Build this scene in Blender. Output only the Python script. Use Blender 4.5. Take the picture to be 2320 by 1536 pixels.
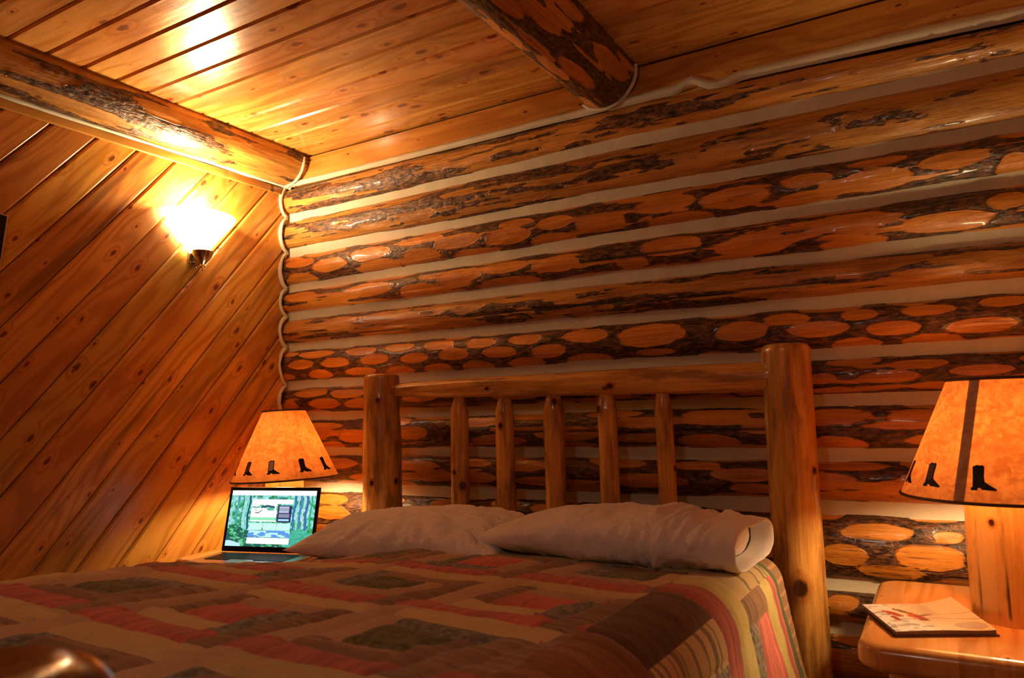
import bpy, math, random
import numpy as np
from mathutils import Matrix, Vector

PI = math.pi
for o in list(bpy.data.objects):
    bpy.data.objects.remove(o, do_unlink=True)
S = bpy.context.scene
COL = S.collection

# ------------------------------------------------------------------ camera, world, exposure
YAW, PITCH, ROLL, FL = -0.52936715, 0.09975883, -0.02535414, 1660.11
fwd = np.array([math.sin(YAW)*math.cos(PITCH), math.cos(YAW)*math.cos(PITCH), math.sin(PITCH)])
rgt = np.array([math.cos(YAW), -math.sin(YAW), 0.0])
upv = np.cross(rgt, fwd)
r2 = math.cos(ROLL)*rgt + math.sin(ROLL)*upv
u2 = -math.sin(ROLL)*rgt + math.cos(ROLL)*upv
cd = bpy.data.cameras.new('camera')
cam = bpy.data.objects.new('camera', cd)
COL.objects.link(cam)
cam.matrix_world = Matrix(((r2[0], u2[0], -fwd[0], 2.705), (r2[1], u2[1], -fwd[1], -2.5),
                           (r2[2], u2[2], -fwd[2], 1.1), (0, 0, 0, 1)))
cd.sensor_width = 36.0
cd.lens = FL/2320*36.0
cd.clip_start = 0.02
cd.dof.use_dof = True
cd.dof.focus_distance = 2.6
cd.dof.aperture_fstop = 5.0
S.camera = cam

w = bpy.data.worlds.new('world')
S.world = w
w.use_nodes = True
w.node_tree.nodes['Background'].inputs[0].default_value = (0.05, 0.04, 0.03, 1)
w.node_tree.nodes['Background'].inputs[1].default_value = 0.3

S.view_settings.view_transform = 'Standard'
S.view_settings.look = 'None'
S.view_settings.gamma = 1.0
S.view_settings.use_curve_mapping = False
S.view_settings.exposure = 0.0
cy = S.cycles
cy.max_bounces = 6
cy.diffuse_bounces = 4
cy.glossy_bounces = 3
cy.transmission_bounces = 2
cy.caustics_reflective = False
cy.caustics_refractive = False
cy.adaptive_threshold = 0.03

SCONCE_W, LAMP_L_W, LAMP_R_W, ROOM_W = 28.0, 18.0, 18.0, 6.8
SC_COL = (1.0, 0.79, 0.45)
LA_COL = (1.0, 0.74, 0.38)

def add_light(name, loc, power, color, radius, parent=None):
    l = bpy.data.lights.new(name, 'POINT')
    l.energy = power
    l.color = color
    l.shadow_soft_size = radius
    o = bpy.data.objects.new(name, l)
    COL.objects.link(o)
    o.location = loc
    if parent is not None:
        o.parent = parent
    return o

# unseen room light added behind the camera, its fixture not known
add_light('room_light', (2.3, -3.0, 1.95), ROOM_W, (1.0, 0.96, 0.84), 0.07)

# ------------------------------------------------------------------ helpers
rng = np.random.RandomState(7)

def link(o, parent=None):
    COL.objects.link(o)
    if parent is not None:
        o.parent = parent
    return o

def mesh_obj(name, verts, faces, mat, parent=None, smooth=True, auto=None):
    me = bpy.data.meshes.new(name)
    verts = np.asarray(verts, dtype=np.float64)
    me.from_pydata(verts.tolist(), [], [tuple(int(i) for i in f) for f in faces])
    me.update()
    if smooth:
        me.polygons.foreach_set('use_smooth', [True]*len(me.polygons))
    if auto is not None:
        try:
            me.set_sharp_from_angle(angle=auto)
        except Exception:
            pass
    mats = mat if isinstance(mat, (list, tuple)) else [mat]
    for m in mats:
        me.materials.append(m)
    o = bpy.data.objects.new(name, me)
    return link(o, parent)

def grid_faces(ns, nt, closed=False):
    i = np.arange(ns-1)[:, None]
    m = nt if closed else nt-1
    j = np.arange(m)[None, :]
    j2 = (j+1) % nt
    a = i*nt+j
    b = i*nt+j2
    c = (i+1)*nt+j2
    d = (i+1)*nt+j
    return np.stack([a+0*j, b+0*i, c+0*i, d+0*j], -1).reshape(-1, 4)

def fast_mesh(name, P, F, mat, parent=None, smooth=True, flip=False):
    """quad mesh from numpy arrays"""
    me = bpy.data.meshes.new(name)
    P = np.ascontiguousarray(P.reshape(-1, 3), dtype=np.float32)
    if flip:
        F = F[:, ::-1]
    F = np.ascontiguousarray(F, dtype=np.int32)
    me.vertices.add(len(P))
    me.vertices.foreach_set('co', P.ravel())
    me.loops.add(F.size)
    me.loops.foreach_set('vertex_index', F.ravel())
    me.polygons.add(len(F))
    me.polygons.foreach_set('loop_start', np.arange(len(F), dtype=np.int32)*4)
    me.polygons.foreach_set('loop_total', np.full(len(F), 4, dtype=np.int32))
    me.polygons.foreach_set('use_smooth', np.full(len(F), smooth))
    me.update(calc_edges=True)
    me.validate()
    mats = mat if isinstance(mat, (list, tuple)) else [mat]
    for m in mats:
        me.materials.append(m)
    o = bpy.data.objects.new(name, me)
    return link(o, parent)

def thing(name, label, cat, loc=(0, 0, 0), rotz=0.0, group=None):
    o = bpy.data.objects.new(name, None)
    COL.objects.link(o)
    o.empty_display_size = 0.05
    o.location = loc
    o.rotation_euler = (0, 0, rotz)
    o['label'] = label
    o['category'] = cat
    if group:
        o['group'] = group
    return o

def tag(o, label, cat, group=None):
    o['label'] = label
    o['category'] = cat
    if group:
        o['group'] = group
    return o

def vnoise(x, y, seed=0):
    T = np.random.RandomState(seed).rand(256, 256)
    xi = np.floor(x).astype(int)
    yi = np.floor(y).astype(int)
    fx = x-xi
    fy = y-yi
    fx = fx*fx*(3-2*fx)
    fy = fy*fy*(3-2*fy)
    a = T[xi % 256, yi % 256]
    b = T[(xi+1) % 256, yi % 256]
    c = T[xi % 256, (yi+1) % 256]
    d = T[(xi+1) % 256, (yi+1) % 256]
    return (a*(1-fx)+b*fx)*(1-fy)+(c*(1-fx)+d*fx)*fy

def fbm(x, y, seed=0, octv=4, g=0.5):
    v = 0
    a = 1.0
    s = 0
    for k in range(octv):
        v = v+a*vnoise(x*2**k+k*17.3, y*2**k+k*9.1, seed+k)
        s += a
        a *= g
    return v/s

def box(bm_v, bm_f, x0, x1, y0, y1, z0, z1):
    n = len(bm_v)
    bm_v += [(x0, y0, z0), (x1, y0, z0), (x1, y1, z0), (x0, y1, z0), (x0, y0, z1), (x1, y0, z1), (x1, y1, z1), (x0, y1, z1)]
    for f in ((0, 3, 2, 1), (4, 5, 6, 7), (0, 1, 5, 4), (1, 2, 6, 5), (2, 3, 7, 6), (3, 0, 4, 7)):
        bm_f.append(tuple(n+i for i in f))

def box_obj(name, x0, x1, y0, y1, z0, z1, mat, parent=None, bevel=0.0):
    v = []
    f = []
    box(v, f, x0, x1, y0, y1, z0, z1)
    o = mesh_obj(name, v, f, mat, parent, smooth=False)
    if bevel > 0:
        m = o.modifiers.new('bevel', 'BEVEL')
        m.width = bevel
        m.segments = 3
        m.limit_method = 'NONE'
        o.data.polygons.foreach_set('use_smooth', [True]*len(o.data.polygons))
    return o

def tube(name, pts, rad, mat, parent=None, n=10, flat=None):
    """tube along a list of points; rad a number or a list"""
    pts = np.array(pts, float)
    m = len(pts)
    rad = np.full(m, rad) if np.isscalar(rad) else np.array(rad)
    T = np.gradient(pts, axis=0)
    T /= np.linalg.norm(T, axis=1)[:, None]
    ref = np.array([0.31, 0.52, 0.79])
    A = np.cross(T, ref)
    A /= np.linalg.norm(A, axis=1)[:, None]
    B = np.cross(T, A)
    t = np.linspace(0, 2*PI, n, endpoint=False)
    P = pts[:, None, :]+rad[:, None, None]*(np.cos(t)[None, :, None]*A[:, None, :]+np.sin(t)[None, :, None]*B[:, None, :])
    V = P.reshape(-1, 3).tolist()
    F = [tuple(q) for q in grid_faces(m, n, True)]
    F.append(tuple(range(n)))
    F.append(tuple((m-1)*n+i for i in range(n))[::-1])
    return mesh_obj(name, V, F, mat, parent)

def lathe(name, prof, mat, parent=None, n=48, cap0=True, cap1=True):
    P = [(r*math.cos(2*PI*k/n), r*math.sin(2*PI*k/n), z) for r, z in prof for k in range(n)]
    F = [tuple(q) for q in grid_faces(len(prof), n, True)]
    if cap0:
        F.append(tuple(range(n))[::-1])
    if cap1:
        F.append(tuple((len(prof)-1)*n+i for i in range(n)))
    return mesh_obj(name, P, F, mat, parent, auto=math.radians(40))

# ------------------------------------------------------------------ materials
def new_mat(name):
    m = bpy.data.materials.new(name)
    m.use_nodes = True
    nt = m.node_tree
    b = nt.nodes['Principled BSDF']
    return m, nt, b

class G:
    """tiny node graph helper"""
    def __init__(s, nt):
        s.nt = nt
    def node(s, t, **kw):
        n = s.nt.nodes.new(t)
        for k, v in kw.items():
            if k == 'inp':
                for kk, vv in v.items():
                    s.set(n.inputs[kk], vv)
            else:
                setattr(n, k, v)
        return n
    def set(s, sock, v):
        if isinstance(v, bpy.types.NodeSocket):
            s.nt.links.new(v, sock)
        elif isinstance(v, bpy.types.Node):
            s.nt.links.new(v.outputs[0], sock)
        else:
            sock.default_value = v
    def math(s, op, a, b=0.0, c=0.0, clamp=False):
        n = s.nt.nodes.new('ShaderNodeMath')
        n.operation = op
        n.use_clamp = clamp
        s.set(n.inputs[0], a)
        s.set(n.inputs[1], b)
        s.set(n.inputs[2], c)
        return n.outputs[0]
    def mix(s, fac, a, b, mode='MIX'):
        n = s.nt.nodes.new('ShaderNodeMix')
        n.data_type = 'RGBA'
        n.blend_type = mode
        s.set(n.inputs[0], fac)
        s.set(n.inputs[6], a)
        s.set(n.inputs[7], b)
        return n.outputs[2]
    def ramp(s, fac, stops, interp='LINEAR'):
        n = s.nt.nodes.new('ShaderNodeValToRGB')
        r = n.color_ramp
        r.interpolation = interp
        while len(r.elements) < len(stops):
            r.elements.new(0.5)
        for e, (p, c) in zip(r.elements, stops):
            e.position = p
            e.color = c if len(c) == 4 else (*c, 1)
        s.set(n.inputs[0], fac)
        return n.outputs[0]
    def scale(s, vec, sc, off=None):
        n = s.nt.nodes.new('ShaderNodeMapping')
        s.set(n.inputs[0], vec)
        n.inputs['Scale'].default_value = sc
        if off is not None:
            s.set(n.inputs['Location'], off)
        return n.outputs[0]
    def noise(s, vec, scale=1.0, detail=4.0, rough=0.5, dist=0.0):
        n = s.nt.nodes.new('ShaderNodeTexNoise')
        s.set(n.inputs['Vector'], vec)
        n.inputs['Scale'].default_value = scale
        n.inputs['Detail'].default_value = detail
        n.inputs['Roughness'].default_value = rough
        n.inputs['Distortion'].default_value = dist
        return n.outputs[0]
    def coords(s):
        """object coordinates shifted by a per-object random amount"""
        tc = s.nt.nodes.new('ShaderNodeTexCoord')
        oi = s.nt.nodes.new('ShaderNodeObjectInfo')
        c = s.nt.nodes.new('ShaderNodeCombineXYZ')
        s.set(c.inputs[0], s.math('MULTIPLY', oi.outputs['Random'], 91.7))
        s.set(c.inputs[1], s.math('MULTIPLY', oi.outputs['Random'], 37.3))
        s.set(c.inputs[2], s.math('MULTIPLY', oi.outputs['Random'], 13.9))
        a = s.nt.nodes.new('ShaderNodeVectorMath')
        a.operation = 'ADD'
        s.set(a.inputs[0], tc.outputs['Object'])
        s.set(a.inputs[1], c.outputs[0])
        return a.outputs[0], oi.outputs['Random'], tc.outputs['Object']
    def bump(s, h, strength=0.3, dist=0.002, normal=None):
        n = s.nt.nodes.new('ShaderNodeBump')
        n.inputs['Strength'].default_value = strength
        n.inputs['Distance'].default_value = dist
        s.set(n.inputs['Height'], h)
        if normal is not None:
            s.set(n.inputs['Normal'], normal)
        return n.outputs[0]

def pine(name, light, dark, knot=(0.16, 0.035, 0.008), rough=0.22, coat=0.35, knot_amt=1.0, streak=0.5, kscale=(4.2, 9.5), vary=0.35, rings=1.0, stave=0.0):
    """varnished knotty board, length along local X, width along local Y"""
    m, nt, b = new_mat(name)
    g = G(nt)
    co, rnd, _ = g.coords()
    sep = nt.nodes.new('ShaderNodeSeparateXYZ')
    g.set(sep.inputs[0], co)
    srand = 0.5
    if stave > 0:
        cell = g.math('FLOOR', g.math('DIVIDE', sep.outputs[0], stave))
        wn = g.node('ShaderNodeTexWhiteNoise', noise_dimensions='1D')
        g.set(wn.inputs['W'], cell)
        srand = wn.outputs['Value']
        cmb = nt.nodes.new('ShaderNodeCombineXYZ')
        g.set(cmb.inputs[0], g.math('ADD', sep.outputs[1], g.math('MULTIPLY', srand, 23.0)))
        g.set(cmb.inputs[1], g.math('ADD', sep.outputs[0], g.math('MULTIPLY', srand, 11.0)))
        g.set(cmb.inputs[2], sep.outputs[2])
        co = cmb.outputs[0]
        sep = nt.nodes.new('ShaderNodeSeparateXYZ')
        g.set(sep.inputs[0], co)
    # knots
    kv = g.scale(co, (kscale[0], kscale[1], 1e-4))
    vo = g.node('ShaderNodeTexVoronoi', voronoi_dimensions='2D')
    g.set(vo.inputs['Vector'], kv)
    vo.inputs['Scale'].default_value = 1.0
    sc = nt.nodes.new('ShaderNodeSeparateColor')
    g.set(sc.inputs[0], vo.outputs['Color'])
    size = g.math('MULTIPLY_ADD', sc.outputs[0], 0.16*knot_amt, 0.0)
    dd = g.math('DIVIDE', vo.outputs['Distance'], g.math('ADD', size, 0.004))
    wob = g.noise(g.scale(co, (60, 130, 60)), 1.0, 2.0)
    dd2 = g.math('ADD', dd, g.math('MULTIPLY', g.math('SUBTRACT', wob, 0.5), 0.7))
    kmask = g.ramp(dd2, [(0.35, (1, 1, 1)), (0.62, (0, 0, 0))])
    halo = g.ramp(g.math('MULTIPLY', dd2, 0.3), [(0.12, (1, 1, 1)), (0.55, (0, 0, 0))])
    # growth figure bending round the knots
    warp = g.noise(g.scale(co, (1.3, 7.0, 2.0)), 1.0, 2.0, 0.45)
    y = g.math('MULTIPLY', sep.outputs[1], 85.0)
    ph = g.math('ADD', y, g.math('MULTIPLY', warp, 42.0*rings))
    ph = g.math('ADD', ph, g.math('MULTIPLY', halo, 9.0))
    ring = g.math('SINE', ph)
    ring = g.math('MULTIPLY_ADD', ring, 0.5, 0.5)
    ring = g.math('POWER', ring, 2.2)
    fine = g.noise(g.scale(co, (5.0, 260.0, 60.0)), 1.0, 4.0, 0.6)
    broad = g.noise(g.scale(co, (0.8, 9.0, 2.0)), 1.0, 3.0, 0.55)
    f = g.math('ADD', g.math('MULTIPLY', ring, 0.30), g.math('MULTIPLY', fine, 0.28))
    f = g.math('ADD', f, g.math('MULTIPLY', broad, 0.62))
    col = g.ramp(f, [(0.40, light), (0.56, tuple((a+c)/2 for a, c in zip(light, dark))), (0.74, dark)])
    # long grey brown mineral streaks
    st = g.noise(g.scale(co, (0.9, 22.0, 4.0)), 1.0, 5.0, 0.6, 0.4)
    stm = g.ramp(st, [(0.55, (0, 0, 0)), (0.68, (1, 1, 1))])
    col = g.mix(g.math('MULTIPLY', stm, streak), col, (dark[0]*0.45, dark[1]*0.50, dark[2]*0.6, 1))
    col = g.mix(g.math('MULTIPLY', halo, 0.45), col, (light[0]*0.85, light[1]*0.52, light[2]*0.4, 1))
    col = g.mix(kmask, col, (*knot, 1))
    hsv = nt.nodes.new('ShaderNodeHueSaturation')
    g.set(hsv.inputs['Value'], g.math('MULTIPLY_ADD', srand if stave > 0 else rnd, vary, 1.0-vary/2))
    g.set(hsv.inputs['Hue'], g.math('MULTIPLY_ADD', g.math('FRACT', g.math('MULTIPLY', rnd, 7.31)), 0.018, 0.491))
    g.set(hsv.inputs['Color'], col)
    g.set(b.inputs['Base Color'], hsv.outputs[0])
    g.set(b.inputs['Roughness'], g.math('MULTIPLY_ADD', fine, 0.18, rough-0.07))
    b.inputs['Coat Weight'].default_value = coat
    b.inputs['Coat Roughness'].default_value = 0.12
    h2 = g.noise(g.scale(co, (3, 34, 10)), 1.0, 3.0)
    g.set(b.inputs['Normal'], g.bump(h2, 0.4, 0.003))
    return m

M = {}
M['ceiling'] = pine('ceiling_pine', (0.70, 0.33, 0.085), (0.50, 0.185, 0.035), rough=0.24, coat=0.45, knot_amt=1.5, knot=(0.20, 0.05, 0.012))
M['wall'] = pine('wall_pine', (0.68, 0.31, 0.060), (0.48, 0.18, 0.026), rough=0.30, coat=0.15, knot_amt=1.1, streak=0.8)
M['trimwood'] = pine('trim_pine', (0.66, 0.30, 0.07), (0.50, 0.19, 0.035), rough=0.3, knot_amt=0.5)
M['slab'] = pine('slab_pine', (0.78, 0.42, 0.13), (0.62, 0.27, 0.065), rough=0.2, coat=0.6, knot_amt=0.4, streak=0.1, stave=0.058, vary=0.3)
M['floor'] = pine('floor_pine', (0.40, 0.18, 0.05), (0.26, 0.10, 0.02), rough=0.35, knot_amt=0.7)

def log_material(name, inA, inB, outA, outB, outC, rough=0.40, coat=0.32, amp=0.5):
    """attribute peel: above 0 bare wood, below 0 dark cambium left on; attribute crack: 1 in a crack"""
    m, nt, b = new_mat(name)
    g = G(nt)
    co, rnd, _ = g.coords()
    at = g.node('ShaderNodeAttribute', attribute_name='peel')
    ac = g.node('ShaderNodeAttribute', attribute_name='crack')
    n1 = g.noise(g.scale(co, (38, 120, 120)), 1.0, 3.0, 0.65)
    p = g.math('ADD', at.outputs['Fac'], g.math('MULTIPLY', g.math('SUBTRACT', n1, 0.5), amp))
    mask = g.ramp(g.math('ADD', g.math('MULTIPLY', p, 0.5), 0.5), [(0.47, (0, 0, 0)), (0.54, (1, 1, 1))])
    rim = g.ramp(g.math('ADD', g.math('MULTIPLY', p, 0.5), 0.5), [(0.44, (0, 0, 0)), (0.51, (1, 1, 1)), (0.60, (0, 0, 0))])
    gr = g.noise(g.scale(co, (6, 150, 150)), 1.0, 4.0, 0.6)
    gb = g.noise(g.scale(co, (3, 22, 22)), 1.0, 4.0, 0.55, 0.5)
    fin = g.math('ADD', g.math('MULTIPLY', gr, 0.45), g.math('MULTIPLY', gb, 0.55))
    cin = g.ramp(fin, [(0.41, inA), (0.60, inB)])
    no = g.noise(g.scale(co, (30, 90, 90)), 1.0, 4.0, 0.72)
    cout = g.ramp(no, [(0.40, outA), (0.51, outB), (0.66, outC)])
    col = g.mix(mask, cout, cin)
    col = g.mix(g.math('MULTIPLY', rim, 0.45), col, (inA[0]*0.35, inA[1]*0.25, inA[2]*0.3, 1))
    # hairline checks along the log
    ck = g.noise(g.scale(co, (2.2, 55, 55)), 1.0, 3.0, 0.5, 0.3)
    ckm = g.ramp(g.math('ABSOLUTE', g.math('SUBTRACT', ck, 0.5)), [(0.0, (1, 1, 1)), (0.012, (0, 0, 0))])
    cm2 = g.ramp(g.noise(g.scale(co, (1.6, 9, 9)), 1.0, 2.0), [(0.50, (0, 0, 0)), (0.60, (1, 1, 1))])
    ckf = g.math('MULTIPLY', ckm, g.math('MULTIPLY', cm2, 0.8))
    col = g.mix(ckf, col, (0.03, 0.010, 0.004, 1))
    col = g.mix(ac.outputs['Fac'], col, (0.012, 0.005, 0.003, 1))
    hsv = nt.nodes.new('ShaderNodeHueSaturation')
    g.set(hsv.inputs['Value'], g.math('MULTIPLY_ADD', rnd, 0.3, 0.85))
    g.set(hsv.inputs['Color'], col)
    g.set(b.inputs['Base Color'], hsv.outputs[0])
    g.set(b.inputs['Roughness'], g.math('MULTIPLY_ADD', no, 0.25, rough-0.12))
    b.inputs['Coat Weight'].default_value = coat
    b.inputs['Coat Roughness'].default_value = 0.12
    soft = g.math('MULTIPLY_ADD', at.outputs['Fac'], 6.0, 0.5, clamp=True)
    hb = g.noise(g.scale(co, (16, 60, 60)), 1.0, 4.0, 0.7)
    h = g.math('MULTIPLY', hb, g.math('MULTIPLY_ADD', soft, -1.6, 2.6))
    h = g.math('SUBTRACT', h, g.math('MULTIPLY', soft, 0.4))
    g.set(b.inputs['Normal'], g.bump(h, 0.75, 0.004))
    return m

M['log'] = log_material('peeled_log', (0.72, 0.285, 0.040), (0.46, 0.155, 0.018), (0.018, 0.007, 0.003), (0.11, 0.040, 0.013), (0.26, 0.11, 0.042))
M['log_old'] = log_material('weathered_log', (0.64, 0.30, 0.060), (0.33, 0.125, 0.020), (0.014, 0.007, 0.004), (0.12, 0.045, 0.015), (0.28, 0.125, 0.046), amp=1.1)

def honey_material(name, A, B, rough=0.25, kn=1.0, blot=0.35):
    """peeled, varnished lodgepole: fine streaks, blotches, small knots, attribute crack"""
    m, nt, b = new_mat(name)
    g = G(nt)
    co, rnd, _ = g.coords()
    ac = g.node('ShaderNodeAttribute', attribute_name='crack')
    kn_a = g.node('ShaderNodeAttribute', attribute_name='knot')
    gr = g.noise(g.scale(co, (4, 130, 130)), 1.0, 4.0, 0.6)
    gb = g.noise(g.scale(co, (2.0, 14, 14)), 1.0, 4.0, 0.6, 0.6)
    f = g.math('ADD', g.math('MULTIPLY', gr, 0.45), g.math('MULTIPLY', gb, 0.55))
    col = g.ramp(f, [(0.40, A), (0.60, B)])
    bl = g.noise(g.scale(co, (5, 26, 26)), 1.0, 5.0, 0.62)
    blm = g.ramp(bl, [(0.47, (0, 0, 0)), (0.62, (1, 1, 1))])
    col = g.mix(g.math('MULTIPLY', blm, blot), col, (B[0]*0.42, B[1]*0.36, B[2]*0.35, 1))
    nz = g.noise(g.scale(co, (150, 150, 150)), 1.0, 2.0)
    kk = g.math('ADD', kn_a.outputs['Fac'], g.math('MULTIPLY', g.math('SUBTRACT', nz, 0.5), 0.3))
    col = g.mix(g.ramp(kk, [(0.10, (0, 0, 0)), (0.5, (0.6, 0.6, 0.6))]), col, (B[0]*0.75, B[1]*0.40, B[2]*0.25, 1))
    col = g.mix(g.ramp(kk, [(0.62, (0, 0, 0)), (0.85, (1, 1, 1))]), col, (0.07, 0.02, 0.006, 1))
    col = g.mix(ac.outputs['Fac'], col, (0.05, 0.018, 0.006, 1))
    g.set(b.inputs['Base Color'], col)
    g.set(b.inputs['Roughness'], g.math('MULTIPLY_ADD', bl, 0.2, rough-0.08))
    b.inputs['Coat Weight'].default_value = 0.45
    b.inputs['Coat Roughness'].default_value = 0.12
    g.set(b.inputs['Normal'], g.bump(bl, 0.55, 0.004))
    return m

M['honey'] = honey_material('honey_log', (0.80, 0.44, 0.120), (0.56, 0.255, 0.050), blot=0.8)
M['lampwood'] = honey_material('lamp_log', (0.80, 0.46, 0.15), (0.66, 0.31, 0.08), blot=0.15)
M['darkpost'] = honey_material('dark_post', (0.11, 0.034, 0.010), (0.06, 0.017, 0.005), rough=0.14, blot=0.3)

def simple(name, col, rough=0.5, metal=0.0, noise_amt=0.0, nscale=40, coat=0.0, bump=0.0, emis=None, es=0.0, sheen=0.0):
    m, nt, b = new_mat(name)
    g = G(nt)
    co, rnd, _ = g.coords()
    n = g.noise(co, nscale, 5.0, 0.6)
    c = g.mix(n, tuple(x*(1-noise_amt) for x in col)+(1,), tuple(min(1, x*(1+noise_amt)) for x in col)+(1,))
    g.set(b.inputs['Base Color'], c)
    b.inputs['Roughness'].default_value = rough
    b.inputs['Metallic'].default_value = metal
    b.inputs['Coat Weight'].default_value = coat
    if sheen:
        b.inputs['Sheen Weight'].default_value = sheen
    if bump:
        g.set(b.inputs['Normal'], g.bump(n, bump, 0.002))
    if emis:
        b.inputs['Emission Color'].default_value = (*emis, 1)
        b.inputs['Emission Strength'].default_value = es
    return m

M['chink'] = simple('chinking', (0.64, 0.60, 0.46), 0.75, noise_amt=0.16, nscale=14, bump=0.35)
M['backing'] = simple('backing', (0.20, 0.15, 0.10), 0.9)
M['nickel'] = simple('nickel', (0.62, 0.55, 0.44), 0.18, metal=1.0)
M['blackplastic'] = simple('black_bezel', (0.006, 0.006, 0.010), 0.25)
M['alu'] = simple('aluminium', (0.55, 0.53, 0.50), 0.35, metal=0.9)
M['keys'] = simple('keys', (0.015, 0.016, 0.02), 0.5)
M['leather'] = simple('leather_trim', (0.09, 0.035, 0.015), 0.55, noise_amt=0.3)
M['frame'] = simple('black_frame', (0.010, 0.010, 0.014), 0.3)
M['silver'] = simple('silver_edge', (0.75, 0.68, 0.66), 0.3, metal=0.8)
M['picture'] = simple('picture_print', (0.05, 0.05, 0.06), 0.4, noise_amt=0.5, nscale=6)
M['boot_black'] = simple('boot_print_black', (0.012, 0.006, 0.004), 0.7)
M['boot_brown'] = simple('boot_print_brown', (0.16, 0.07, 0.025), 0.7)
M['boot_white'] = simple('boot_print_white', (0.62, 0.50, 0.38), 0.7)
M['paper'] = simple('shaded_page_edges', (0.22, 0.15, 0.11), 0.7, noise_amt=0.1)  # page colour darkened to stand in for the shadow along the edge
M['darkpaper'] = simple('back_cover', (0.10, 0.03, 0.02), 0.4)
M['mattress'] = simple('mattress_ticking', (0.55, 0.50, 0.42), 0.8)

def attr_mat(name, rough=0.85, emis=0.0, weave=True, coat=0.0):
    m, nt, b = new_mat(name)
    g = G(nt)
    at = g.node('ShaderNodeAttribute', attribute_name='tint')
    col = at.outputs['Color']
    if weave:
        co, rnd, _ = g.coords()
        n = g.noise(co, 260, 3.0, 0.7)
        n2 = g.noise(co, 18, 4.0, 0.6)
        v = g.math('MULTIPLY_ADD', n, 0.5, g.math('MULTIPLY_ADD', n2, 0.4, 0.55))
        hsv = nt.nodes.new('ShaderNodeHueSaturation')
        g.set(hsv.inputs['Value'], v)
        g.set(hsv.inputs['Color'], col)
        col = hsv.outputs[0]
        g.set(b.inputs['Normal'], g.bump(g.math('ADD', n, g.math('MULTIPLY', n2, 2.0)), 0.35, 0.002))
        b.inputs['Sheen Weight'].default_value = 0.15
    b.inputs['Roughness'].default_value = rough
    b.inputs['Coat Weight'].default_value = coat
    if emis > 0:
        b.inputs['Base Color'].default_value = (0.01, 0.01, 0.012, 1)
        g.set(b.inputs['Emission Color'], col)
        b.inputs['Emission Strength'].default_value = emis
    else:
        g.set(b.inputs['Base Color'], col)
    return m

M['quilt'] = attr_mat('quilt_cloth')
M['screen'] = attr_mat('laptop_screen', 0.2, 1.0, False)
M['cover'] = attr_mat('magazine_cover', 0.22, 0.0, False, 0.5)

def cloth_white():
    m, nt, b = new_mat('pillowcase_cotton')
    g = G(nt)
    co, rnd, _ = g.coords()
    n = g.noise(g.scale(co, (9, 9, 9)), 1.0, 5.0, 0.6, 1.2)
    rid = g.math('ABSOLUTE', g.math('SUBTRACT', n, 0.5))
    n2 = g.noise(co, 300, 2.0)
    b.inputs['Base Color'].default_value = (0.88, 0.84, 0.83, 1)
    b.inputs['Roughness'].default_value = 0.85
    b.inputs['Sheen Weight'].default_value = 0.2
    g.set(b.inputs['Normal'], g.bump(g.math('ADD', g.math('MULTIPLY', rid, 3.0), g.math('MULTIPLY', n2, 0.1)), 0.6, 0.008))
    return m
M['cotton'] = cloth_white()

def shade_mat():
    m = bpy.data.materials.new('parchment_shade')
    m.use_nodes = True
    nt = m.node_tree
    nt.nodes.clear()
    g = G(nt)
    co, rnd, _ = g.coords()
    n = g.noise(co, 55, 5.0, 0.65, 0.8)
    n2 = g.noise(co, 9, 3.0, 0.5)
    f = g.math('ADD', g.math('MULTIPLY', n, 0.7), g.math('MULTIPLY', n2, 0.3))
    tr = g.ramp(f, [(0.42, (0.44, 0.098, 0.013)), (0.60, (0.76, 0.225, 0.036))])
    df = g.ramp(f, [(0.42, (0.56, 0.31, 0.16)), (0.60, (0.70, 0.43, 0.25))])
    t = g.node('ShaderNodeBsdfTranslucent')
    g.set(t.inputs[0], tr)
    d = g.node('ShaderNodeBsdfDiffuse')
    g.set(d.inputs[0], df)
    mx = g.node('ShaderNodeMixShader')
    mx.inputs[0].default_value = 0.885
    nt.links.new(t.outputs[0], mx.inputs[1])
    nt.links.new(d.outputs[0], mx.inputs[2])
    out = g.node('ShaderNodeOutputMaterial')
    nt.links.new(mx.outputs[0], out.inputs[0])
    return m
M['shade'] = shade_mat()

def glass_glow():
    m, nt, b = new_mat('alabaster_glass')
    b.inputs['Base Color'].default_value = (0.9, 0.85, 0.75, 1)
    b.inputs['Roughness'].default_value = 0.3
    b.inputs['Emission Color'].default_value = (1.0, 0.80, 0.50, 1)
    b.inputs['Emission Strength'].default_value = 7.0
    return m
M['glow'] = glass_glow()
def bulb_mat():
    m = bpy.data.materials.new('frosted_bulb')
    m.use_nodes = True
    nt = m.node_tree
    nt.nodes.clear()
    t = nt.nodes.new('ShaderNodeBsdfTransparent')
    e = nt.nodes.new('ShaderNodeEmission')
    e.inputs[0].default_value = (1.0, 0.75, 0.4, 1)
    e.inputs[1].default_value = 20.0
    x = nt.nodes.new('ShaderNodeMixShader')
    x.inputs[0].default_value = 0.25
    o = nt.nodes.new('ShaderNodeOutputMaterial')
    nt.links.new(t.outputs[0], x.inputs[1])
    nt.links.new(e.outputs[0], x.inputs[2])
    nt.links.new(x.outputs[0], o.inputs[0])
    return m
M['bulb'] = bulb_mat()

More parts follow.
